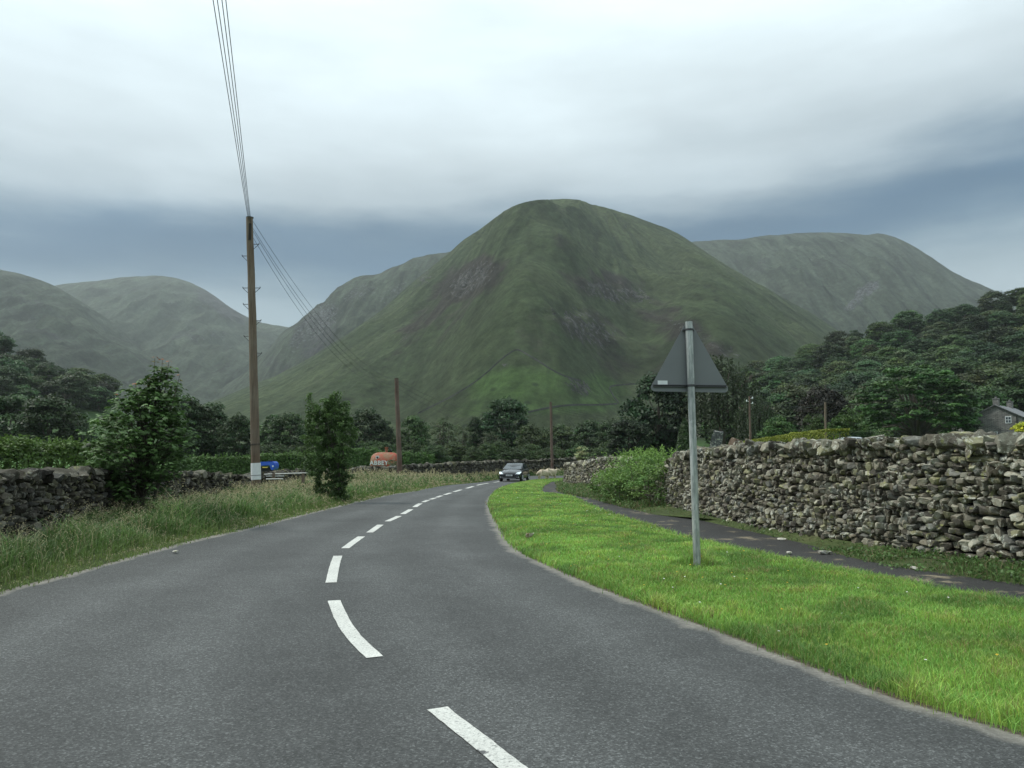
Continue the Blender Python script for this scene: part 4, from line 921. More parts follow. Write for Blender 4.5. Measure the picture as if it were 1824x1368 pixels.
# ------------------------------------------------------------------ grass
def scatter(P, Z, dens, r, keep=None):
    """random points on the grid sheet; dens(x, y, t) per square metre"""
    a = P[:-1, :-1]; b = P[1:, :-1]; c = P[1:, 1:]; d = P[:-1, 1:]
    area = .5 * np.abs(np.cross(c - a, d - b)); cen = (a + b + c + d) / 4
    tv = np.broadcast_to(np.linspace(0, 1, P.shape[1])[None, :-1], area.shape)
    lam = area * dens(cen[..., 0], cen[..., 1], tv); n = r.poisson(lam).ravel(); idx = np.repeat(np.arange(n.size), n)
    i, j = np.unravel_index(idx, area.shape); s = r.rand(len(idx)); t = r.rand(len(idx))
    w = np.stack([(1 - s) * (1 - t), s * (1 - t), s * t, (1 - s) * t], 1)
    Q = w[:, :1] * P[i, j] + w[:, 1:2] * P[i + 1, j] + w[:, 2:3] * P[i + 1, j + 1] + w[:, 3:] * P[i, j + 1]
    z = w[:, 0] * Z[i, j] + w[:, 1] * Z[i + 1, j] + w[:, 2] * Z[i + 1, j + 1] + w[:, 3] * Z[i, j + 1]
    T = (j + t) / (P.shape[1] - 1); return np.c_[Q, z], T
def blades(B, h, wd, col, r, lean=.35, bend=.5):
    n = len(B); a = r.uniform(0, 6.28, n); dr = np.stack([np.cos(a), np.sin(a), 0 * a], 1); b = a + r.uniform(-1, 1, n); sd = np.stack([-np.sin(b), np.cos(b), 0 * a], 1)
    ln = (lean * r.uniform(.2, 1.4, n) * h)[:, None]; hh = h[:, None] * np.array([[0, 0, 1]])
    m = B + hh * .55 + dr * ln * .35; t = B + hh * (1 - bend * .15) + dr * ln * (1 + bend)
    w_ = (wd / 2)[:, None]
    V = np.stack([B - sd * w_, B + sd * w_, m + sd * w_ * .8, m - sd * w_ * .8, t], 1).reshape(-1, 3)
    k = (np.arange(n) * 5)[:, None]; F = np.concatenate([k + [[0, 1, 2]], k + [[0, 2, 3]], k + [[3, 2, 4]]], 0)
    return V, F, np.repeat(col, 5, 0)
def fn(x, y, s, seed): return np.array([mn.fractal(Vector((a * s, b * s, seed)), 1, 2, 3) for a, b in zip(x, y)])
def vis(x, y): return (y > 2.2) & (np.abs(x / np.maximum(y, .1)) < .78)
def mown():
    r = np.random.RandomState(81)
    B, T = scatter(rv_P, rv_Z, lambda x, y, t: np.where(vis(x, y), np.clip(5200 * (6.0 / np.maximum(y, 4)) ** 1.35, 60, 6500), 0) * (y < 72), r)
    B[:, :2] += r.randn(len(B), 2) * np.where(T > .9, .07, .028)[:, None]; n = len(B); print('mown blades', n); Y = B[:, 1]; f = fn(B[:, 0], B[:, 1], .7, 3); f2 = fn(B[:, 0], B[:, 1], 2.6, 8)
    edge = np.minimum(T, 1 - T); h = (.036 + .018 * r.rand(n) + .022 * np.clip(f2, -.4, 1)) * (1 + .9 * (edge < .05)); h = np.maximum(h, .015)
    # longer tufts round the sign post
    sp = np.array(gp(1242, 1010, .06)); d = np.linalg.norm(B[:, :2] - sp, axis=1); h = h + .26 * np.exp(-(d / .17) ** 2) * r.rand(n)
    wd = .0035 * np.maximum(1, Y / 4.5) * r.uniform(.7, 1.4, n)
    base = np.array((.195, .330, .068)); c = base[None] * (1 + .34 * f + .26 * f2)[:, None] * r.uniform(.65, 1.4, (n, 1)); c[:, 0] *= 1 + .25 * r.randn(n) * .5 + .35 * np.clip(f2, 0, 1); f3 = fn(B[:, 0], B[:, 1], 1.3, 31); dl_ = np.clip(f3 * 2.2 - .15, 0, .8)[:, None]; c = c * (1 - dl_) + dl_ * np.array((.10, .19, .045)) * r.uniform(.7, 1.3, (n, 1))
    dry = r.rand(n) < .06 + .45 * np.clip(f2 - .18, 0, 1); c[dry] = np.array((.30, .25, .11)) * r.uniform(.6, 1.2, (dry.sum(), 1))
    c[d < .3] *= .7
    V, F, cc = blades(B, h, wd, c, r, .5)
    tag(mk('grass', V, F, GRASS, col=cc.clip(0, 1)), 'short bright green mown grass of the verge between road and footpath', kind='stuff')
    # daisies and buttercups
    B, T = scatter(rv_P, rv_Z, lambda x, y, t: np.where(vis(x, y) & (y < 26), 1.6, 0), r); n = len(B)
    v, f_ = quads(B + np.array((0, 0, .05)), np.tile((0, -.3, 1.0), (n, 1)) + r.randn(n, 3) * .1, .010 * np.maximum(1, B[:, 1] / 12), .9, r)
    c = np.where(r.rand(n, 1) < .5, np.array([[.8, .8, .75]]), np.array([[.75, .55, .05]]))
    tag(mk('wildflowers', v, f_, GRASS, col=np.repeat(c, 4, 0)), 'tiny white and yellow flowers dotted in the mown verge', kind='stuff')
mown()
def tall():
    r = np.random.RandomState(82)
    def dens(x, y, t): return np.where((y > 6) & (np.abs(x / np.maximum(y, .1)) < .76) & (y < 95), np.clip(1250 * (9.0 / np.maximum(y, 6)) ** 1.25, 50, 1500), 0)
    B, T = scatter(lv_P, lv_Z, dens, r); B[:, :2] += r.randn(len(B), 2) * .05; n = len(B); print('tall blades', n); Y = B[:, 1]
    f = fn(B[:, 0], B[:, 1], .55, 13); f2 = fn(B[:, 0], B[:, 1], 1.8, 18)
    wid = np.interp(B[:, 1], [5, 10, 15, 25, 60], [1.3, 2.0, 3, 4, 6]); dm = T * wid
    h = np.clip((dm - .18) / .7, 0, 1) * (.30 + .28 * f + .24 * f2) + .05; h *= np.where(Y < 32, np.interp(dm, [0, .9, 1.7], [1, 1, .55]), 1); h *= r.uniform(.55, 1.25, n) * np.where(Y > 30, .85, 1); h = np.maximum(h, .05)
    wd = .0065 * np.maximum(1, Y / 9) * r.uniform(.7, 1.5, n)
    c = np.array((.090, .160, .045))[None] * (1 + .45 * f[:, None] + .3 * f2[:, None]) * r.uniform(.6, 1.5, (n, 1)); yl = np.exp(-((dm - .2) / .28) ** 2)[:, None]; c = c * (1 - .6 * yl) + .6 * yl * np.array((.17, .21, .06)) * r.uniform(.7, 1.3, (n, 1))
    seed_ = r.rand(n) < .05 + .15 * np.clip(dm / 2.5, 0, 1) * (f2 > -.1); c[seed_] = np.array((.30, .29, .16)) * r.uniform(.6, 1.3, (seed_.sum(), 1)); h[seed_] *= 1.3
    V, F, cc = blades(B, h, wd, c, r, .45, .8)
    # seed heads and small nettle leaves on stems
    S = B[seed_]; hs = h[seed_]; m = 5; P = []; 
    Pq = np.concatenate([S + np.c_[r.randn(len(S), 2) * .02, hs * (.8 + .05 * q)] for q in range(m)]); v, f_ = quads(Pq, unit(len(Pq), r), .009 * np.maximum(1, Pq[:, 1] / 10), .5, r)
    c2 = np.repeat(np.array((.36, .32, .19))[None] * r.uniform(.6, 1.3, (len(Pq), 1)), 4, 0)
    nt_ = r.rand(n) < .16 * np.clip(dm - .5, 0, 1) * (f > -.1); S = B[nt_]; hs = h[nt_]
    Pn = np.concatenate([S + np.c_[r.randn(len(S), 2) * .05, hs * u_] for u_ in (.25, .45, .6, .75, .9)]); v3, f3 = quads(Pn, unit(len(Pn), r) + np.array((0, 0, .6)), .026 * r.uniform(.6, 1.3, len(Pn)) * np.maximum(1, Pn[:, 1] / 16), .5, r)
    c3 = np.repeat(np.array((.06, .105, .032))[None] * r.uniform(.6, 1.5, (len(Pn), 1)), 4, 0)
    F = np.vstack([F, np.vstack([f_[:, [0, 1, 2]], f_[:, [0, 2, 3]]]) + len(V), np.vstack([f3[:, [0, 1, 2]], f3[:, [0, 2, 3]]]) + len(V) + len(v)])
    tag(mk('grass', np.vstack([V, v, v3]), F, GRASS, col=np.vstack([cc, c2, c3]).clip(0, 1)), 'long rough grass, nettles and seed heads along the left side of the road', kind='stuff')
tall()
def weeds():
    r = np.random.RandomState(83)
    def dens(x, y, t):
        band = np.where(y < 7.5, .6, np.where(y < 10.8, .8, .15)); band = np.where(y > 19, 1.0, band)
        return np.where(vis(x, y) & (y < 60), 900 * band * (9.0 / np.maximum(y, 6)), 0)
    B, T = scatter(ws_P, ws_Z, dens, r); f = fn(B[:, 0], B[:, 1], 1.1, 23); keep = (f > -.05) | (r.rand(len(f)) < .25); B = B[keep]; f = f[keep]; n = len(B)
    h = (.035 + .10 * np.clip(f + .1, 0, 1) * r.rand(n) * 2) * np.where(B[:, 1] > 19, 1.6, 1); wd = .008 * np.maximum(1, B[:, 1] / 9)
    c = np.array((.09, .155, .045))[None] * r.uniform(.6, 1.5, (n, 1)); dry = r.rand(n) < .3 - .2 * f; c[dry] = np.array((.24, .20, .11)) * r.uniform(.6, 1.2, (dry.sum(), 1))
    V, F, cc = blades(B, h, wd * np.ones(n), c, r, .6)
    m = r.rand(n) < .25; Pn = np.concatenate([B[m] + np.c_[r.randn(m.sum(), 2) * .04, h[m] * u_] for u_ in (.4, .7, .95)]); v3, f3 = quads(Pn, unit(len(Pn), r) + np.array((0, 0, .8)), .02 * r.uniform(.6, 1.4, len(Pn)), .6, r)
    F = np.vstack([F, np.vstack([f3[:, [0, 1, 2]], f3[:, [0, 2, 3]]]) + len(V)])
    tag(mk('weeds', np.vstack([V, v3]), F, GRASS, col=np.vstack([cc, np.repeat(np.array((.08, .15, .045))[None] * r.uniform(.6, 1.5, (len(Pn), 1)), 4, 0)]).clip(0, 1)), 'patchy weeds and dry grass along the foot of the right stone wall', kind='stuff')
weeds()

# ------------------------------------------------------------------ poles and wires
WOOD = None
def wood_mat(name, a, b):
    m, nt, bs = material(name); T = NT(nt); v = T.coord((30, 30, 1.2)); n = T.noise(v, 1.0, 7, .65); k = T.noise(T.coord((1, 1, 1)), 1.2, 4)
    c = T.mix(T.ramp(k, [(.35, 0.0), (.65, 1.0)]), T.ramp(n, [(.3, tuple(x * .5 for x in a)), (.7, a)]), T.ramp(n, [(.3, tuple(x * .5 for x in b)), (.7, b)]))
    T.l(c, bs.inputs['Base Color']); bs.inputs['Roughness'].default_value = .9; T.bump(n, .6, .02, bs); return m
WOOD = wood_mat('weathered_pole_wood', (.17, .115, .075), (.22, .175, .13)); WOODR = wood_mat('reddish_pole_wood', (.13, .075, .055), (.19, .14, .11))
METAL = simple('dark_steel', (.07, .07, .075), .6, .6); WHITE = simple('white_plastic', (.72, .74, .74), .5, var=.05); WIREM = simple('black_wire', (.012, .012, .014), .6)
def pole(label, bx, by, tx, ty, Y, rb, rt, mat, pegs=0, band=False, group='wooden poles carrying wires', z0=None, insul=False, name='telegraph_pole'):
    b = Vector(pt(bx, by, Y)); t = Vector(pt(tx, ty, Y)); z0 = b.z if z0 is None else z0; b = b + (t - b) * ((z0 - b.z) / (t.z - b.z))
    root = empty(name, b); t = t - b; mb = MB(); N_ = 14
    rr = np.random.RandomState(int(bx)); path = [t * (k / N_) + Vector((rr.randn() * .006, rr.randn() * .006, 0)) for k in range(N_ + 1)]; path[0] = t * -.03
    mb.tube(path, [rb + (rt - rb) * k / N_ for k in range(N_ + 1)], 20); mb.build('shaft', mat, root, smooth=False)
    for p in bpy.data.objects[-1:] if False else []: pass
    at = lambda f: t * f
    if band:
        f0, f1 = band; m2 = MB(); m2.tube([at(f0), at(f1)], [rb + .008] * 2, 24); m2.build('white_band', WHITE, root)
        for f in (f0 + (f1 - f0) * .25, f1 + .065): m3 = MB(); m3.tube([at(f), at(f + .0016)], [rb + .012] * 2, 24); m3.build('strap', METAL, root)
        kn = MB(); kn.tube([at(.955) + Vector((.03, -rt * .93, -.35)), at(.955) + Vector((.03, -rt * .93, .18))], [.045, .045], 10); kn.build('dark_notch', CORE, root)
    for (sx, py) in pegs or []:
        f = (pt(0, py, Y)[2] - b.z) / t.z; c = at(f); m2 = MB(); e = c + Vector((sx * (rt + .17), 0, 0)); m2.tube([c, e], .011, 6); m2.tube([e, e + Vector((0, 0, .04))], .011, 6); m2.tube([e, c + Vector((sx * rt * .9, 0, -.17))], .009, 6); m2.build('foot_peg', METAL, root)
    if insul:
        for k, (f, sx) in enumerate(((.97, 1), (.93, -1), (.90, 1), (.3, -1), (.27, -1))):
            c = at(f); m2 = MB(); m2.tube([c, c + Vector((sx * .22, 0, .02))], .02, 6); m2.tube([c + Vector((sx * .22, 0, 0)), c + Vector((sx * .22, 0, .14))], [.05, .035], 10); m2.build('insulator', WHITE, root)
    cp = MB(); cp.tube([t * 1.0, t * 1.0 + Vector((0, 0, .02))], [rt + .012] * 2, 20); cp.build('cap', METAL, root)
    tag(root, label, 'pole', group); return b + t
zt_ = lambda x, y: float(terrain(np.array([x]), np.array([y]))[0])
P1 = pole('tall wooden pole with a white band near its foot, between road and left wall', 457, 888, 445, 388, 24.0, .142, .105, WOOD,
          pegs=[(1, 435), (-1, 456), (1, 513), (-1, 513), (-1, 542), (-1, 599), (1, 571), (1, 629)], band=(.060, .118), z0=.05)
P2 = pole('reddish wooden pole standing before the red tank', 713, 860, 706, 674, 46.0, .16, .12, WOODR, z0=-.35)
P3 = pole('thin wooden pole farthest along the wall, right of the oncoming car', 984, 845, 981, 716, 78.0, .15, .12, WOODR, z0=-.7)
P4 = pole('reddish pole with white insulators behind the right wall and clipped hedge', 1337, 800, 1335, 706, 58.0, .09, .07, WOODR, z0=.2, insul=True, name='electricity_pole')
P5 = pole('slim bare wooden pole behind the clipped yellow green hedge', 1471, 800, 1470, 716, 66.0, .10, .085, WOOD, z0=.8, name='electricity_pole')
def wire(a, b, sag, rad=.008, label='thin black wire', group='wires between the poles'):
    a, b = Vector(a), Vector(b); mb = MB(); pts = []
    for k in range(25):
        t = k / 24; p = a.lerp(b, t); p.z -= sag * 4 * t * (1 - t); pts.append(p)
    mb.tube(pts, rad, 5); tag(mb.build('wire', WIREM), label, 'wire', group)
for k, dx in enumerate((-.09, -.03, .035, .09)):
    o4 = ('leftmost', 'second from left', 'third from left', 'rightmost')[k]
    wire(P1 + Vector((dx * .5, 0, -.08 - .03 * k)), (4.75 + dx * 3.0, -20, 8.9 + .05 * k), .10, .0075, '%s of the four black wires running overhead from the tall banded pole' % o4, 'wires overhead from the tall banded pole')
for k, dz in enumerate((-.12, -.34, -.42, -.62)):
    wire(P1 + Vector((.11, 0, dz)), P2 + Vector((-.05, 0, -.12 - .12 * k)), 1.0 + .14 * k, .0062, '%s of four black wires sagging from banded pole to reddish pole' % ('topmost', 'second highest', 'third highest', 'lowest')[k], 'wires between the tall and reddish poles')
for k, dz in enumerate((-.15, -.35, -.6)):
    wire(P2 + Vector((.1, 0, dz)), P3 + Vector((0, 0, -.2 - .15 * k)), 1.5 + .3 * k, .010, '%s wire drooping between the reddish and farthest poles' % ('top', 'middle', 'lowest')[k], 'wires between the reddish and farthest poles')
    wire(P3 + Vector((.1, 0, -.3 + dz)), (36, 96, 4.6 - .3 * k), 1.0, .010, '%s wire running right from the farthest thin pole past the dark trees' % ('top', 'middle', 'lowest')[k], 'wires right of the farthest pole')
for k in range(2):
    wire(P4 + Vector((.1, 0, -.1 - .2 * k)), P5 + Vector((0, 0, -.05 - .12 * k)), .5, .010, '%s wire from the insulator pole to the slim bare pole' % ('upper', 'lower')[k], 'wires between the two poles behind the right wall')
wire(P5, Vector(pt(1760, 700, 112)), .8, .010, 'thin wire from the slim bare pole towards the cottage')

# ------------------------------------------------------------------ warning sign seen from behind
GALV = None
def galv():
    m, nt, bs = material('galvanised_steel'); T = NT(nt); v = T.coord((1, 1, .35)); vo = T.n('ShaderNodeTexVoronoi'); vo.inputs['Scale'].default_value = 38; T.l(v, vo.inputs['Vector'])
    sp = T.n('ShaderNodeSeparateColor'); T.l(vo.outputs['Color'], sp.inputs[0]); st2 = T.noise(T.coord((40, 40, 2.2)), 1, 6, .7)
    c = T.mix(T.ramp(sp.outputs[0], [(0, 0.0), (1, 1.0)]), (.38, .40, .39), (.56, .58, .56)); c = T.mix(T.ramp(st2, [(.42, .55), (.56, 0.0)]), c, (.10, .13, .12))
    T.l(c, bs.inputs['Base Color']); bs.inputs['Metallic'].default_value = .35; bs.inputs['Roughness'].default_value = .5; T.bump(st2, .3, .003, bs); return m
GALV = galv()
def sign():
    bx, by = gp(1242, 1010, .08); b = Vector((bx, by, .06)); t = Vector(pt(1227, 573, by)); root = empty('warning_sign', b); L = t - b; mb = MB()
    mb.tube([L * -.02, L * 1.0], .040, 28, cap=False); mb.tube([L * .999, L * 1.0], [.040, .040], 28)
    mb.build('post', GALV, root, smooth=False)
    m = bpy.data.meshes  # plate: triangle with rounded corners just beyond the post
    cpx = [(1226, 566), (1304, 699), (1153.5, 697.5)]; yp = by + .06
    Q = [Vector(pt(a, c_, yp)) - b for a, c_ in cpx]; rot = Matrix.Rotation(R(-5), 3, 'Z')
    cen = (Q[0] + Q[1] + Q[2]) / 3; outl = []
    rad = .045
    P2_ = [Vector((q.x, q.z)) for q in Q]
    for i in range(3):
        p, a_, c_ = P2_[i], P2_[i - 1], P2_[(i + 1) % 3]; d1 = (a_ - p).normalized(); d2 = (c_ - p).normalized(); half = d1.angle(d2) / 2; bis = (d1 + d2).normalized()
        ctr = p + bis * (rad / math.sin(half)); s0 = math.atan2(*(p + d1 * rad / math.tan(half) - ctr).yx); s1 = math.atan2(*(p + d2 * rad / math.tan(half) - ctr).yx)
        dlt = (s1 - s0 + math.pi) % (2 * math.pi) - math.pi
        for k in range(9): a = s0 + dlt * k / 8; outl.append((ctr.x + rad * math.cos(a), ctr.y + rad * math.sin(a)))
    ymid = yp - b.y; pm = MB(); n = len(outl)
    yv = lambda x: ymid + (x - cen.x) * .10
    V = [(x, yv(x) - .0015, z) for x, z in outl] + [(x, yv(x) + .0025, z) for x, z in outl]
    pm.add(V, [tuple(range(n)), tuple(range(2 * n - 1, n - 1, -1))] + [(i, (i + 1) % n, n + (i + 1) % n, n + i) for i in range(n)])
    pl = pm.build('plate', simple('grey_sign_back', (.17, .18, .185), .55, var=.05, scale=3), root)
    ft = MB(); c2 = sum((Vector(o) for o in outl), Vector((0, 0))) / n
    o2 = [c2 + (Vector(o) - c2) * .99 for o in outl]; ft.add([(x, yv(x) + .0045, z) for x, z in o2], [tuple(range(n))]); ft.build('front_face', simple('sign_red', (.55, .03, .03), .4, var=.03), root)
    zr = (P2_[1].y + P2_[2].y) / 2 + .058; ra = MB()
    xa, xb = P2_[2].x + .055, P2_[1].x - .055
    for dz in (0, .018): ra.tube([(xa, yv(xa) - .016, zr + dz), (xb, yv(xb) - .016, zr + dz)], .006, 6)
    ra.box(((xa + xb) / 2, yv((xa + xb) / 2) - .008, zr + .009), (xb - xa, .010, .026), Matrix.Rotation(math.atan(.10), 3, 'Z')); ra.build('mounting_rail', METAL, root)
    for z_, w_ in ((zr + .009, .10), (P2_[0].y - .15, .13)):
        cx = L.x * (z_ / L.z); c3 = MB(); c3.tube([(cx, L.y * z_ / L.z, z_ - .012), (cx, L.y * z_ / L.z, z_ + .012)], [.0435] * 2, 24)
        c3.box((cx, yv(cx) - .012, z_), (w_, .014, .022)); 
        for sx in (-1, 1): c3.tube([(cx + sx * .055, yv(cx) - .04, z_), (cx + sx * .055, yv(cx), z_)], .008, 6)
        c3.build('clamp', METAL, root)
    sx0 = Vector(pt(1170, 678.5, yp)) - b; sx1 = Vector(pt(1188, 688, yp)) - b; sm = MB(); sm.box(((sx0.x + sx1.x) / 2, yv(sx0.x) - .004, (sx0.z + sx1.z) / 2), (sx1.x - sx0.x, .003, sx0.z - sx1.z), Matrix.Rotation(math.atan(.10), 3, 'Z'))
    sk = sm.build('sticker', WHITE, root); ink = MB(); w0 = sx1.x - sx0.x; zc = (sx0.z + sx1.z) / 2
    for fx, sw, sh in ((.18, .012, .014), (.42, .010, .012), (.62, .008, .012), (.80, .010, .014)): ink.box((sx0.x + w0 * fx, yv(sx0.x + w0 * fx) - .0065, zc + .004), (sw, .002, sh))
    ink.box((sx0.x + w0 * .6, yv(sx0.x + w0 * .6) - .0065, zc - .012), (w0 * .6, .002, .004)); ink.build('print', METAL, sk)
    tag(root, 'triangular road sign seen from its plain grey back on a galvanised post in the verge', 'road sign')
sign()

# ------------------------------------------------------------------ vehicles
def paint(name, col, rough=.25, coat=.6):
    m, nt, bs = material(name); bs.inputs['Base Color'].default_value = (*col, 1); bs.inputs['Roughness'].default_value = rough; bs.inputs['Coat Weight'].default_value = coat; bs.inputs['Coat Roughness'].default_value = .08
    T = NT(nt); T.l(T.ramp(T.noise(T.coord(), 5, 5), [(.4, rough), (.7, rough + .12)]), bs.inputs['Roughness']); return m
GLASS = paint('car_glass', (.035, .045, .055), .08, .8); RUB = simple('rubber', (.018, .018, .018), .8); RIM = simple('alloy', (.42, .44, .46), .35, .5)
def car(root, body, body_low=.0):
    # nose towards -Y; stations: y, half width, bottom z, shoulder z, centre z
    S = [(-2.12, .62, .34, .58, .62), (-2.02, .80, .24, .66, .76), (-1.75, .87, .20, .74, .86), (-1.2, .895, .19, .86, .97), (-.75, .90, .19, .92, 1.01), (0, .905, .19, .95, 1.0), (.9, .905, .19, .97, 1.0), (1.6, .89, .20, .98, 1.02), (1.98, .84, .26, .96, 1.02), (2.1, .74, .36, .85, .92)]
    def half(hw, zb, zs, zc): return [(0, zb), (hw * .86, zb), (hw * .98, zb + .10), (hw, (zb + zs) * .52), (hw * .985, zs - .10), (hw * .93, zs), (hw * .62, (zs + zc * 2) / 3), (0, zc)]
    V = []; F = []; n = 14
    for y, hw, zb, zs, zc in S:
        h = half(hw, zb, zs, zc); ring = h + [(-x, z) for x, z in h[-2:0:-1]]; V += [(x, y, z) for x, z in ring]; n = len(ring)
    for i in range(len(S) - 1):
        for k in range(n): F.append((i * n + k, i * n + (k + 1) % n, (i + 1) * n + (k + 1) % n, (i + 1) * n + k))
    F += [tuple(range(n)), tuple((len(S) - 1) * n + k for k in range(n))]
    mb = MB(); mb.add(V, F); b = mb.build('body', body, root, smooth=True); sm = b.modifiers.new('s', 'SUBSURF'); sm.levels = sm.render_levels = 2
    # cabin
    G = [(-.98, .74, .95, .96), (-.30, .70, .93, 1.34), (.05, .665, .93, 1.44), (.7, .66, .93, 1.47), (1.35, .65, .93, 1.41), (1.95, .66, .95, .99)]
    V = []; F = []
    for y, hw, zb, zt in G:
        h = [(0, zb - .05), (hw * 1.12, zb - .05), (hw * 1.13, zb), (hw * (1.0 if zt > 1.2 else 1.1), zt - (.07 if zt > 1.2 else .01)), (hw * .86, zt - .015), (0, zt)]
        ring = h + [(-x, z) for x, z in h[-2:0:-1]]; n = len(ring); V += [(x, y, z) for x, z in ring]
    for i in range(len(G) - 1):
        for k in range(n): F.append((i * n + k, i * n + (k + 1) % n, (i + 1) * n + (k + 1) % n, (i + 1) * n + k))
    F += [tuple(range(n)), tuple((len(G) - 1) * n + k for k in range(n))]
    mb = MB(); mb.add(V, F); cb = mb.build('roof', body, root, smooth=True)
    def patch(name, P, par=root, mat=GLASS):
        m_ = MB(); m_.add(P, [tuple(range(len(P)))]); return m_.build(name, mat, par)
    patch('windscreen', [(-.72, -.93, 1.0), (.72, -.93, 1.0), (.62, -.03, 1.425), (-.62, -.03, 1.425)][:0] or [(-.72, -.955, .99), (.72, -.955, .99), (.60, -.06, 1.44), (-.60, -.06, 1.44)])
    for sg in (-1, 1):
        for nm, P in (('side_window', [(.835, -.52, 1.0), (.835, .38, 1.0), (.70, .30, 1.36), (.72, -.12, 1.32)]), ('side_window', [(.835, .46, 1.0), (.80, 1.45, 1.04), (.70, 1.10, 1.33), (.69, .38, 1.37)])): patch(nm, [(sg * x, y, z) for x, y, z in P])
        # headlight: swept back lamp
        hl = MB(); hl.add([(sg * .50, -2.06, .60), (sg * .80, -1.99, .60), (sg * .875, -1.70, .72), (sg * .84, -1.66, .78), (sg * .60, -1.99, .72)], [(0, 1, 2, 3, 4)])
        hl.add([(sg * .50, -2.09, .60), (sg * .80, -2.03, .60), (sg * .90, -1.72, .72), (sg * .86, -1.66, .79), (sg * .60, -2.02, .73)], [(0, 1, 2, 3, 4)]); hl.build('headlight', LAMP, root)
        fg = MB(); fg.tube([(sg * .72, -2.0, .36), (sg * .72, -2.10, .36)], .05, 10); fg.build('fog_lamp', RIM, root)
        mi = MB(); mi.box((sg * 1.0, -.55, 1.03), (.20, .10, .13)); mi.box((sg * .90, -.53, .99), (.12, .05, .04)); mi.build('wing_mirror', body, root, bevel=.02)
        for y in (-1.32, 1.32):
            ar = MB(); ar.tube([(sg * .80, y, .33), (sg * .908, y, .33)], .37, 24); ar.build('wheel_arch', RUB, root)
            w_ = MB(); w_.tube([(sg * .72, y, .31), (sg * .74, y, .31), (sg * .90, y, .31), (sg * .925, y, .31)], [.27, .315, .315, .28], 26); wo = w_.build('wheel', RUB, root)
            rm = MB(); rm.tube([(sg * .92, y, .31), (sg * .935, y, .31)], .05, 10)
            for k in range(5):
                a = k * 2 * math.pi / 5; rm.tube([(sg * .93, y, .31), (sg * .93, y + .2 * math.cos(a), .31 + .2 * math.sin(a))], .03, 6)
            rm.tube([(sg * .915, y, .31), (sg * .928, y, .31)], .215, 20); rm.build('rim', RIM, wo)
    gr = MB(); gr.box((0, -2.12, .37), (1.1, .05, .16)); gr.box((0, -2.10, .62), (.84, .04, .035)); gr.build('grille', RUB, root, bevel=.01)
    li = MB(); li.tube([(-.62, -2.06, .40), (-.5, -2.15, .28), (.5, -2.15, .28), (.62, -2.06, .40)], .014, 6); li.build('bumper_trim', RIM, root)
    em = MB(); R_ = .075; em.add([(0, -2.10, .73 + R_), (R_ * .72, -2.10, .73), (0, -2.10, .73 - R_), (-R_ * .72, -2.10, .73), (0, -2.10, .73 + R_ * .45), (R_ * .3, -2.10, .73), (0, -2.10, .73 - R_ * .45), (-R_ * .3, -2.10, .73)], [(0, 1, 5, 4), (1, 2, 6, 5), (2, 3, 7, 6), (3, 0, 4, 7)]); em.build('emblem', RIM, root)
    pl = MB(); pl.box((0, -2.16, .51), (.52, .02, .115)); po = pl.build('number_plate', WHITE, root); ch = MB()
    for k in range(7): x = -.205 + k * .062 + (.02 if k > 3 else 0); ch.box((x, -2.172, .51), (.035, .004, .07)) if k in (1, 4) else (ch.box((x - .012, -2.172, .51), (.012, .004, .07)), ch.box((x + .008, -2.172, .535), (.03, .004, .014)), ch.box((x + .008, -2.172, .505), (.03, .004, .014)))
    ch.build('plate_characters', RUB, po)
LAMP, nt_l, bs_l = material('headlight_glass'); bs_l.inputs['Base Color'].default_value = (.75, .82, .85, 1); bs_l.inputs['Roughness'].default_value = .15; bs_l.inputs['Emission Color'].default_value = (.8, .95, 1, 1); bs_l.inputs['Emission Strength'].default_value = .12
cx_, cy_ = pt(917, 857, 61)[0], 61.0
cr_ = empty('car', (cx_, cy_ + 2.0, float(g(62.5))), R(-12)); tag(cr_, 'black hatchback car driving towards the viewer out of the bend', 'car'); car(cr_, paint('black_car_paint', (.012, .014, .018)))
vx, vy, vz = pt(1529, 778, 62); c2_ = empty('car', (vx, vy, vz - 1.47), R(80)); tag(c2_, 'silver parked car of which only the roof shows above the right wall', 'car'); car(c2_, paint('silver_car_paint', (.42, .46, .50)))

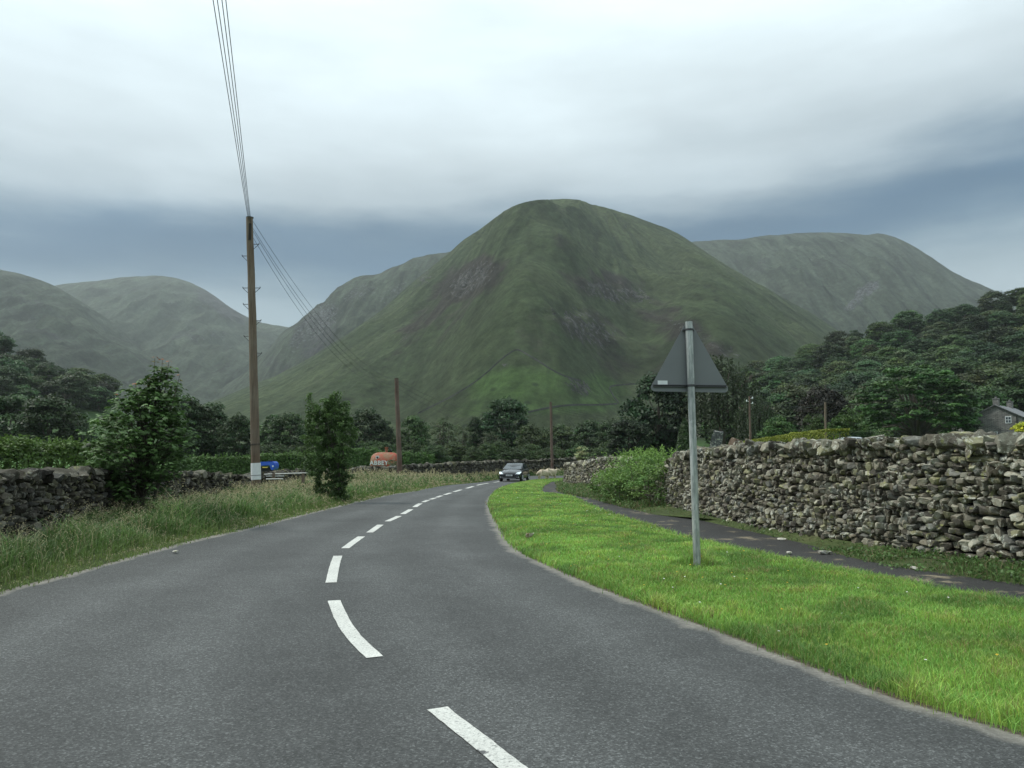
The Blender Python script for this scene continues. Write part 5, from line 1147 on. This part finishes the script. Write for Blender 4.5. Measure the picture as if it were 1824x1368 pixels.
# red tank trailer with white lettering
def rusty():
    m, nt, bs = material('faded_red_paint'); T = NT(nt); v = T.coord(); c = T.mix(T.ramp(T.noise(v, 1.6, 7, .65), [(.40, 0.0), (.58, 1.0)]), (.34, .04, .018), (.20, .10, .05))
    c = T.mix(T.ramp(T.noise(v, 5, 6, .7), [(.5, 0.0), (.62, .8)]), c, (.24, .16, .10)); T.l(c, bs.inputs['Base Color']); bs.inputs['Roughness'].default_value = .75; return m
def tanker():
    Y = 66.0; s = Y / FPX; x0, _, zt = pt(686, 806, Y); root = empty('slurry_tanker', (x0, Y, -.7)); red = rusty(); H = zt + .7
    Rr = 1.02; zc = H - Rr; mb = MB(); prof = [(-1.22, .05), (-1.20, .45), (-1.12, .72), (-.98, .88), (-.75, .98), (-.4, 1.02), (.5, 1.02), (.85, .98), (1.06, .86), (1.17, .6), (1.20, .05)]
    mb.tube([(x, 0, zc) for x, _r in prof], [q * Rr for _x, q in prof], 32); mb.build('tank', red, root, smooth=True)
    f = MB(); f.box((0, 0, zc - .95), (3.0, .8, .16)); f.build('chassis', METAL, root, bevel=.02)
    for sy in (-1, 1): w_ = MB(); w_.tube([(.2, sy * .85, .55), (.2, sy * 1.2, .55)], .55, 24); w_.build('wheel', RUB, root)
    h = MB(); h.tube([(.12, 0, zc + Rr - .04), (.12, 0, zc + Rr + .38)], .12, 16); h.tube([(.12, 0, zc + Rr + .38), (.12, 0, zc + Rr + .46)], .15, 16); h.build('filler_neck', red, root)
    a = MB(); a.tube([(.28, 0, zc + Rr + .42), (.55, 0, zc + Rr + .1)], .07, 8); a.build('hose', RUB, root)
    lg = MB(); lx = -.5; yq = -Rr * .93 - .02; lg.box((lx, yq + .09, zc + .56), (.30, .02, .38)); po = lg.build('badge', WHITE, root, bevel=.02); l2 = MB(); l2.tube([(lx, yq + .075, zc + .60), (lx, yq + .07, zc + .60)], .09, 10); l2.build('badge_emblem', RUB, po)
    cu = bpy.data.curves.new('lettering', 'FONT'); cu.body = 'ABBEY'; cu.size = .50; cu.extrude = .01; cu.offset = .012; cu.align_x = 'CENTER'; cu.space_character = 1.1
    o = bpy.data.objects.new('lettering', cu); C.objects.link(o); o.parent = root; o.rotation_euler = (R(90), 0, 0); o.location = (-.34, -Rr - .015, zc - .02); cu.materials.append(WHITE)
    dg = bpy.context.evaluated_depsgraph_get(); lm = bpy.data.meshes.new_from_object(o.evaluated_get(dg)); o2 = bpy.data.objects.new('lettering', lm); C.objects.link(o2); o2.parent = root; o2.rotation_euler = o.rotation_euler; o2.location = o.location
    bpy.data.objects.remove(o); o2.name = 'lettering'
    fr = MB(); fr.tube([(-1.5, 0, zc - .9), (-2.6, 0, zc - 1.0)], .07, 8); fr.build('drawbar', METAL, root)
    tag(root, 'faded red rounded tank trailer with white ABBEY lettering behind the left wall', 'tank trailer')
tanker()
shrub_px('small leafy shrub covering the right half of the red tank', 700, 812, 30, 46, 58, (.09, .11, .05), .055, 34, 34, 47)
def machine():
    Y = 40.0; x0, _, zt = pt(475, 822, Y); root = empty('farm_machine', (x0, Y, -.25)); blue = paint('blue_machine_paint', (.02, .10, .55), .35, .3); H = zt + .25
    b = MB(); P = [(-.42, H - .24), (-.36, H - .1), (-.22, H - .02), (.42, H), (.50, H - .06), (.54, H - .2), (.53, H - .34), (.46, H - .44), (.36, H - .44), (.30, H - .34), (.26, H - .20), (-.2, H - .22), (-.34, H - .26)]
    for yy_ in (-.35, .35): pass
    n = len(P); b.add([(x, -.35, z) for x, z in P] + [(x, .35, z) for x, z in P], [tuple(range(n)), tuple(range(2 * n - 1, n - 1, -1))] + [(i, (i + 1) % n, n + (i + 1) % n, n + i) for i in range(n)]); b.build('bonnet', blue, root, bevel=.015)
    l = MB(); l.tube([(.44, -.35, H - .24), (.44, -.37, H - .24)], .045, 14); l.build('lamp', WHITE, root)
    m_ = MB(); m_.box((-.40, -.33, H - .16), (.10, .06, .10)); m_.box((-.40, -.33, H - .36), (.08, .06, .06)); m_.build('mirror', WHITE, root, bevel=.01)
    y_ = MB(); y_.box((.04, -.36, H - .30), (.26, .03, .05)); y_.build('yellow_plate', simple('yellow_plate', (.75, .55, .12), .5), root)
    e = MB(); e.box((.02, 0, H - .55), (.75, .5, .5)); e.build('engine', RUB, root, bevel=.03)
    c = MB(); c.box((.2, .1, H + .03), (.25, .2, .06)); c.build('air_intake', RUB, root)
    for sx in (-.35, .38):
        for sy in (-.42, .42): w_ = MB(); w_.tube([(sx, sy - .1, .33), (sx, sy + .1, .33)], .33, 22); w_.build('wheel', RUB, root)
    tag(root, 'small bright blue farm machine half hidden behind the wall beside the banded pole', 'farm machine')
machine()

# rails by the low part of the left wall
def rail_fence():
    Y = 27.5; root = empty('rail_fence', (*pt(500, 845, Y)[:2], 0)); o = Vector(root.location); m_ = simple('pale_rail', (.50, .50, .47), .7, var=.25)
    for (a, b, y0) in (((405, 847.5), (448, 845.5), Y), ((466, 845.5), (486, 844.2), Y), ((488, 844.3), (565, 842), Y), ((470, 848.5), (506, 848), Y), ((474, 853.5), (504, 853), 25.2)):
        mb = MB(); p = Vector(pt(*a, y0)) - o; q = Vector(pt(*b, y0)) - o; mb.tube([p, q], .022, 8); mb.build('rail', m_, root)
    for x in (466, 488, 540, 410):
        mb = MB(); p = Vector(pt(x, 843, Y)) - o; mb.box((p.x, p.y, p.z / 2 - .1), (.09, .09, p.z + .2)); mb.build('post', WOOD, root)
    tag(root, 'pale horizontal rails on short posts behind the low wall at the banded pole', 'fence')
rail_fence()

# ------------------------------------------------------------------ sheep
WOOL = simple('wool', (.50, .42, .32), .95, var=.22, scale=14, bump=1.0); FACE = simple('sheep_face', (.42, .36, .30), .9, var=.2)
def sheep(label, px, py, Y, rz, sc_=1.0, low=False):
    x, y, _ = pt(px, py, Y); root = empty('sheep', (x, y, float(g(Y)) + .06), rz)
    V = []; E = []; Rr = []
    def chain(pts, start=None):
        prev = start
        for p, r_ in pts:
            V.append(Vector(p)); Rr.append(r_); k = len(V) - 1
            if prev is not None: E.append((prev, k))
            prev = k
        return prev
    chain([((-.48, 0, .58), .21), ((-.25, 0, .60), .27), ((0, 0, .59), .29), ((.25, 0, .60), .26), ((.42, 0, .62), .19)])
    hz = .80 if not low else .42
    chain([((.56, 0, (.66 + hz) / 2 + .04), .11), ((.68, 0, hz), .095), ((.80, 0, hz - .07), .065), ((.88, 0, hz - .12), .045)], 4)
    for sy in (-1, 1):
        chain([((.36, sy * .12, .36), .075), ((.38, sy * .12, .20), .04), ((.36, sy * .12, .03), .035)], 3)
        chain([((-.38, sy * .13, .38), .10), ((-.46, sy * .13, .22), .045), ((-.40, sy * .13, .03), .035)], 1)
    chain([((-.66, 0, .56), .05), ((-.70, 0, .42), .035)], 0)
    me = bpy.data.meshes.new('body'); me.from_pydata([v * sc_ for v in V], E, []); me.update(); o = bpy.data.objects.new('body', me); C.objects.link(o); o.parent = root; me.materials.append(WOOL)
    sk = o.modifiers.new('skin', 'SKIN'); lay = me.skin_vertices[0] if me.skin_vertices else None
    if lay is None:
        bm = bmesh.new(); bm.from_mesh(me); bm.verts.layers.skin.verify(); bm.to_mesh(me); bm.free(); lay = me.skin_vertices[0]
    for i, r_ in enumerate(Rr): lay.data[i].radius = (r_ * sc_, r_ * sc_); lay.data[i].use_root = i == 2
    ss = o.modifiers.new('sub', 'SUBSURF'); ss.levels = ss.render_levels = 2
    tx = bpy.data.textures.new('wool_tufts', 'CLOUDS'); tx.noise_scale = .09; dm = o.modifiers.new('wool', 'DISPLACE'); dm.texture = tx; dm.strength = .045; dm.mid_level = .4
    for sy in (-1, 1):
        e = MB(); e.tube([(.62 * sc_, sy * .08 * sc_, (hz + .05) * sc_), (.60 * sc_, sy * .19 * sc_, (hz + .03) * sc_)], [.028 * sc_, .012 * sc_], 8); e.build('ear', FACE, root)
    tag(root, label, 'sheep', 'sheep on the verge'); return root
sheep('nearer cream sheep lowering its head on the verge tip, left of the pair', 969, 855, 64.5, R(20), .95, True)
sheep('farther cream sheep walking right across the verge, right of the pair', 981, 853, 67.0, R(12), 1.0, False)

# ------------------------------------------------------------------ cottage
def slate_wall():
    m, nt, bs = material('slate_stone_wall'); T = NT(nt); br = T.n('ShaderNodeTexBrick'); br.inputs['Scale'].default_value = 1.0; br.inputs['Brick Width'].default_value = .55; br.inputs['Row Height'].default_value = .16; br.inputs['Mortar Size'].default_value = .018
    br.inputs['Color1'].default_value = (.14, .135, .13, 1); br.inputs['Color2'].default_value = (.24, .23, .215, 1); br.inputs['Mortar'].default_value = (.05, .05, .05, 1)
    ge = T.n('ShaderNodeTexCoord'); sp = T.n('ShaderNodeSeparateXYZ'); T.l(ge.outputs['Object'], sp.inputs[0]); cb = T.n('ShaderNodeCombineXYZ'); T.l(T.math('ADD', sp.outputs[0], sp.outputs[1]), cb.inputs[0]); T.l(sp.outputs[2], cb.inputs[1]); T.l(cb.outputs[0], br.inputs['Vector'])
    T.l(T.mix(1.0, br.outputs[0], T.ramp(T.noise(ge.outputs['Object'], 1.5, 6), [(.3, .7), (.7, 1.4)]), 'MULTIPLY'), bs.inputs['Base Color']); bs.inputs['Roughness'].default_value = .9; return m
SLATEW = slate_wall(); SLATER = simple('roof_slate', (.15, .15, .155), .7, var=.25, scale=3)
def cottage():
    Y = 110.0; ax, _, az = pt(1772, 722, Y); _, _, ez = pt(1772, 744, Y); zg = 2.0; Hh_ = ez - zg; ap = az - zg; Wd = 6.4; Ln = 13.0
    root = empty('cottage', (ax, Y, zg), R(-44)); w_ = MB(); h = Wd / 2     # gable faces -Y local, house runs back along +Y, long side faces +X ... turned
    # local: gable in the plane y=0, centre x=0
    V = [(-h, 0, -1), (h, 0, -1), (h, 0, Hh_), (0, 0, ap), (-h, 0, Hh_), (-h, Ln, -1), (h, Ln, -1), (h, Ln, Hh_), (0, Ln, ap), (-h, Ln, Hh_)]
    w_.add(V, [(0, 1, 2, 3, 4), (5, 9, 8, 7, 6), (1, 6, 7, 2), (0, 4, 9, 5)]); w_.build('wall', SLATEW, root)
    rf = MB(); ov = .25; th = .12
    for sg in (-1, 1):
        sl = (ap - Hh_) / h; xe = sg * (h + ov); ze = Hh_ - sl * ov
        rf.add([(0, -ov, ap + .02), (xe, -ov, ze + .02), (xe, Ln + ov, ze + .02), (0, Ln + ov, ap + .02), (0, -ov, ap + .02 + th), (xe, -ov, ze + .02 + th), (xe, Ln + ov, ze + .02 + th), (0, Ln + ov, ap + .02 + th)], [(0, 1, 2, 3), (4, 7, 6, 5), (0, 4, 5, 1), (1, 5, 6, 2), (2, 6, 7, 3)])
    ro = rf.build('roof', SLATER, root); ch = MB()
    for y_ in (.9, 9.5):
        ch.box((0, y_, ap + .45), (.7, .9, 1.0)); ch.box((0, y_, ap + .98), (.8, 1.0, .10)); ch.tube([(0, y_ - .2, ap + 1.0), (0, y_ - .2, ap + 1.3)], .11, 8); ch.tube([(0, y_ + .2, ap + 1.0), (0, y_ + .2, ap + 1.3)], .11, 8)
    ch.build('chimney', SLATEW, ro)
    def win(c, s_, axis):
        sz = (s_[0], .06, s_[1]) if axis == 'y' else (.06, s_[0], s_[1]); f = MB(); f.box(c, sz); fo = f.build('window', WHITE, root)
        for k in (-1, 1):
            for j in (-1, 1):
                d = (k * s_[0] * .22, -.035, j * s_[1] * .22) if axis == 'y' else (.035, k * s_[0] * .22, j * s_[1] * .22); g_ = MB(); g_.box((c[0] + d[0], c[1] + d[1], c[2] + d[2]), (s_[0] * .36, .02, s_[1] * .36) if axis == 'y' else (.02, s_[0] * .36, s_[1] * .36)); g_.build('pane', GLASS, fo)
    win((1.55, -.02, Hh_ - .35), (.75, 1.0), 'y'); win((-.3, -.02, Hh_ - 2.35), (.9, .7), 'y'); win((h + .02, 3.2, Hh_ - .9), (1.0, 1.1), 'x'); win((h + .02, 7.4, Hh_ - .9), (1.0, 1.1), 'x')
    dp = MB(); dp.tube([(2.6, -.08, 0), (2.6, -.08, Hh_ + .1)], .06, 8); dp.build('drainpipe', RUB, root)
    d2 = MB(); d2.tube([(h + .2, .2, Hh_ - .12), (h + .2, Ln, Hh_ - .12)], .07, 8); d2.build('gutter', RUB, root)
    tag(root, 'grey slate stone cottage with white framed windows at the right edge below the wood', 'cottage')
    sx, _, sz = pt(1734, 746, 122); r2 = empty('outbuilding', (sx, 122, 2.0)); s_ = MB(); hh = sz - 2.0
    s_.box((0, 2, hh / 2 - .6), (2.6, 4, hh - .2)); s_.build('wall', SLATEW, r2); r3 = MB(); r3.add([(-1.6, -.3, hh - .75), (1.6, -.3, hh - .75), (1.6, 4.3, hh - .75), (-1.6, 4.3, hh - .75), (0, .5, hh), (0, 3.5, hh)], [(0, 1, 4), (1, 2, 5, 4), (2, 3, 5), (3, 0, 4, 5), (0, 3, 2, 1)]); r3.build('roof', SLATER, r2)
    tag(r2, 'small dark outbuilding tucked between the great tree and the cottage gable', 'outbuilding')
cottage()
# garden wall beyond the near wall and slate slab
gw = [pt(1640, 790, 26)[:2], pt(1760, 786, 25)[:2], pt(1960, 784, 24)[:2]]
stone_wall('dry_stone_wall', 'second lower stone wall glimpsed above the near wall at the right edge', gw, lambda s, x, y: 1.3 + 32 * y / FPX, lambda x, y: .3, 77, parts=((0, 99, 1, .16, .085),), side=-1)
def boulder(name, label, px, py, Y, wpx, hpx, seed, col, cat='stone', dep=.2, roll=0, group=None, z=None):
    s = Y / FPX; c = np.array(pt(px, py, Y)); r = np.random.RandomState(seed)
    Rm = np.array(Matrix.Rotation(roll, 3, 'Y')); v, f, cc = inst_rocks(2, np.array([[0, 0, 0]]), np.array([[wpx * s / 2, dep, hpx * s / 2]]), Rm[None], np.array([col]), seed)
    o = mk(name, v, f, STONE, col=cc); o.location = c if z is None else (c[0], c[1], z); tag(o, label, cat, group); return o
boulder('boulder', 'largest flat topped boulder lying on the right wall top', 1722, 783, 9.9, 66, 30, 5, (.26, .25, .17), roll=.05, dep=.25)
boulder('boulder', 'tall dark block standing upright on the right wall, right of the largest boulder', 1757, 795, 9.6, 50, 56, 6, (.10, .095, .08), roll=-.25, dep=.2)
boulder('boulder', 'leaning pointed grey slab on the right wall beside the dark block', 1790, 800, 9.4, 34, 52, 7, (.20, .20, .16), roll=.4, dep=.12)
boulder('boulder', 'yellow lichened stone on the wall top at the right edge', 1815, 808, 9.0, 40, 26, 8, (.30, .31, .15), roll=-.1, dep=.2)
boulder('boulder', 'small brown peaked stone standing on the wall right of the sign post', 1312, 795, 14.9, 26, 34, 9, (.17, .13, .10), roll=.3, dep=.14)
boulder('boulder', 'pale rounded stone on the wall top below the clipped hedge', 1440, 796, 12.6, 34, 30, 10, (.30, .29, .23), roll=-.2, dep=.2)
boulder('slab', 'grey upright slate slab behind the wall right of the conifer', 1276, 784, 26, 24, 44, 11, (.13, .135, .14), roll=.3, dep=.06)
for k, (px, py, a, b, lb) in enumerate(((1393, 960, 16, 4, 'pale flat scrap farthest along the footpath edge'), (1405, 984, 9, 4, 'tiny white scrap in the middle of the footpath'), (1468, 984, 24, 7, 'largest white scrap at the wall side of the footpath'), (1628, 1011, 9, 5, 'small white stone on the footpath near the right edge'), (942, 962, 16, 8, 'brown stone on the tip of the verge by the road edge'), (313, 982, 10, 4, 'pale stone at the left road edge below the tall grass'))):
    x, y = gp(px, py, .03); boulder('loose_stone', lb, px, py, y, a, b, 60 + k, (.62, .60, .55) if k not in (4,) else (.30, .22, .15), dep=.05, z=float(g(y)) + (.03 if k not in (4,) else .10), group='loose stones')
# little white uprights on the left slope
for k, (px, py, lb) in enumerate(((170, 688, 'upper small white upright on the wooded left slope'), (200, 703, 'lower small white upright on the wooded left slope'))):
    u, e = ray(px, py + 4); Y = 170.0
    while Y < 330 and float(side_hill(np.array([u * Y]), np.array([Y]))[0]) - .74 < CAMZ + e * Y: Y += 1
    root = empty('white_post', (u * Y, Y, CAMZ + e * Y)); mb = MB(); mb.tube([(0, 0, -1.5), (0, 0, 1.1)], .16, 8); mb.tube([(0, 0, 1.1), (0, 0, 1.3)], [.2, .1], 8); mb.build('shaft', WHITE, root); tag(root, lb, 'post', 'white uprights on the left slope')

# ------------------------------------------------------------------ haze
def haze():
    m = bpy.data.materials.new('haze_air'); m.use_nodes = True; nt = m.node_tree; nt.nodes.clear(); o_ = nt.nodes.new('ShaderNodeOutputMaterial'); v = nt.nodes.new('ShaderNodeVolumePrincipled')
    v.inputs['Color'].default_value = (.84, .90, .93, 1); v.inputs['Density'].default_value = HAZE; v.inputs['Anisotropy'].default_value = .2; nt.links.new(v.outputs[0], o_.inputs['Volume'])
    mb = MB(); mb.box((0, 3000, 497), (14000, 6200, 1006)); h = mb.build('haze', m); tag(h, 'thin blue grey air between the viewer and the fells', kind='stuff')
    m.cycles.homogeneous_volume = True
HAZE = .00009
haze()
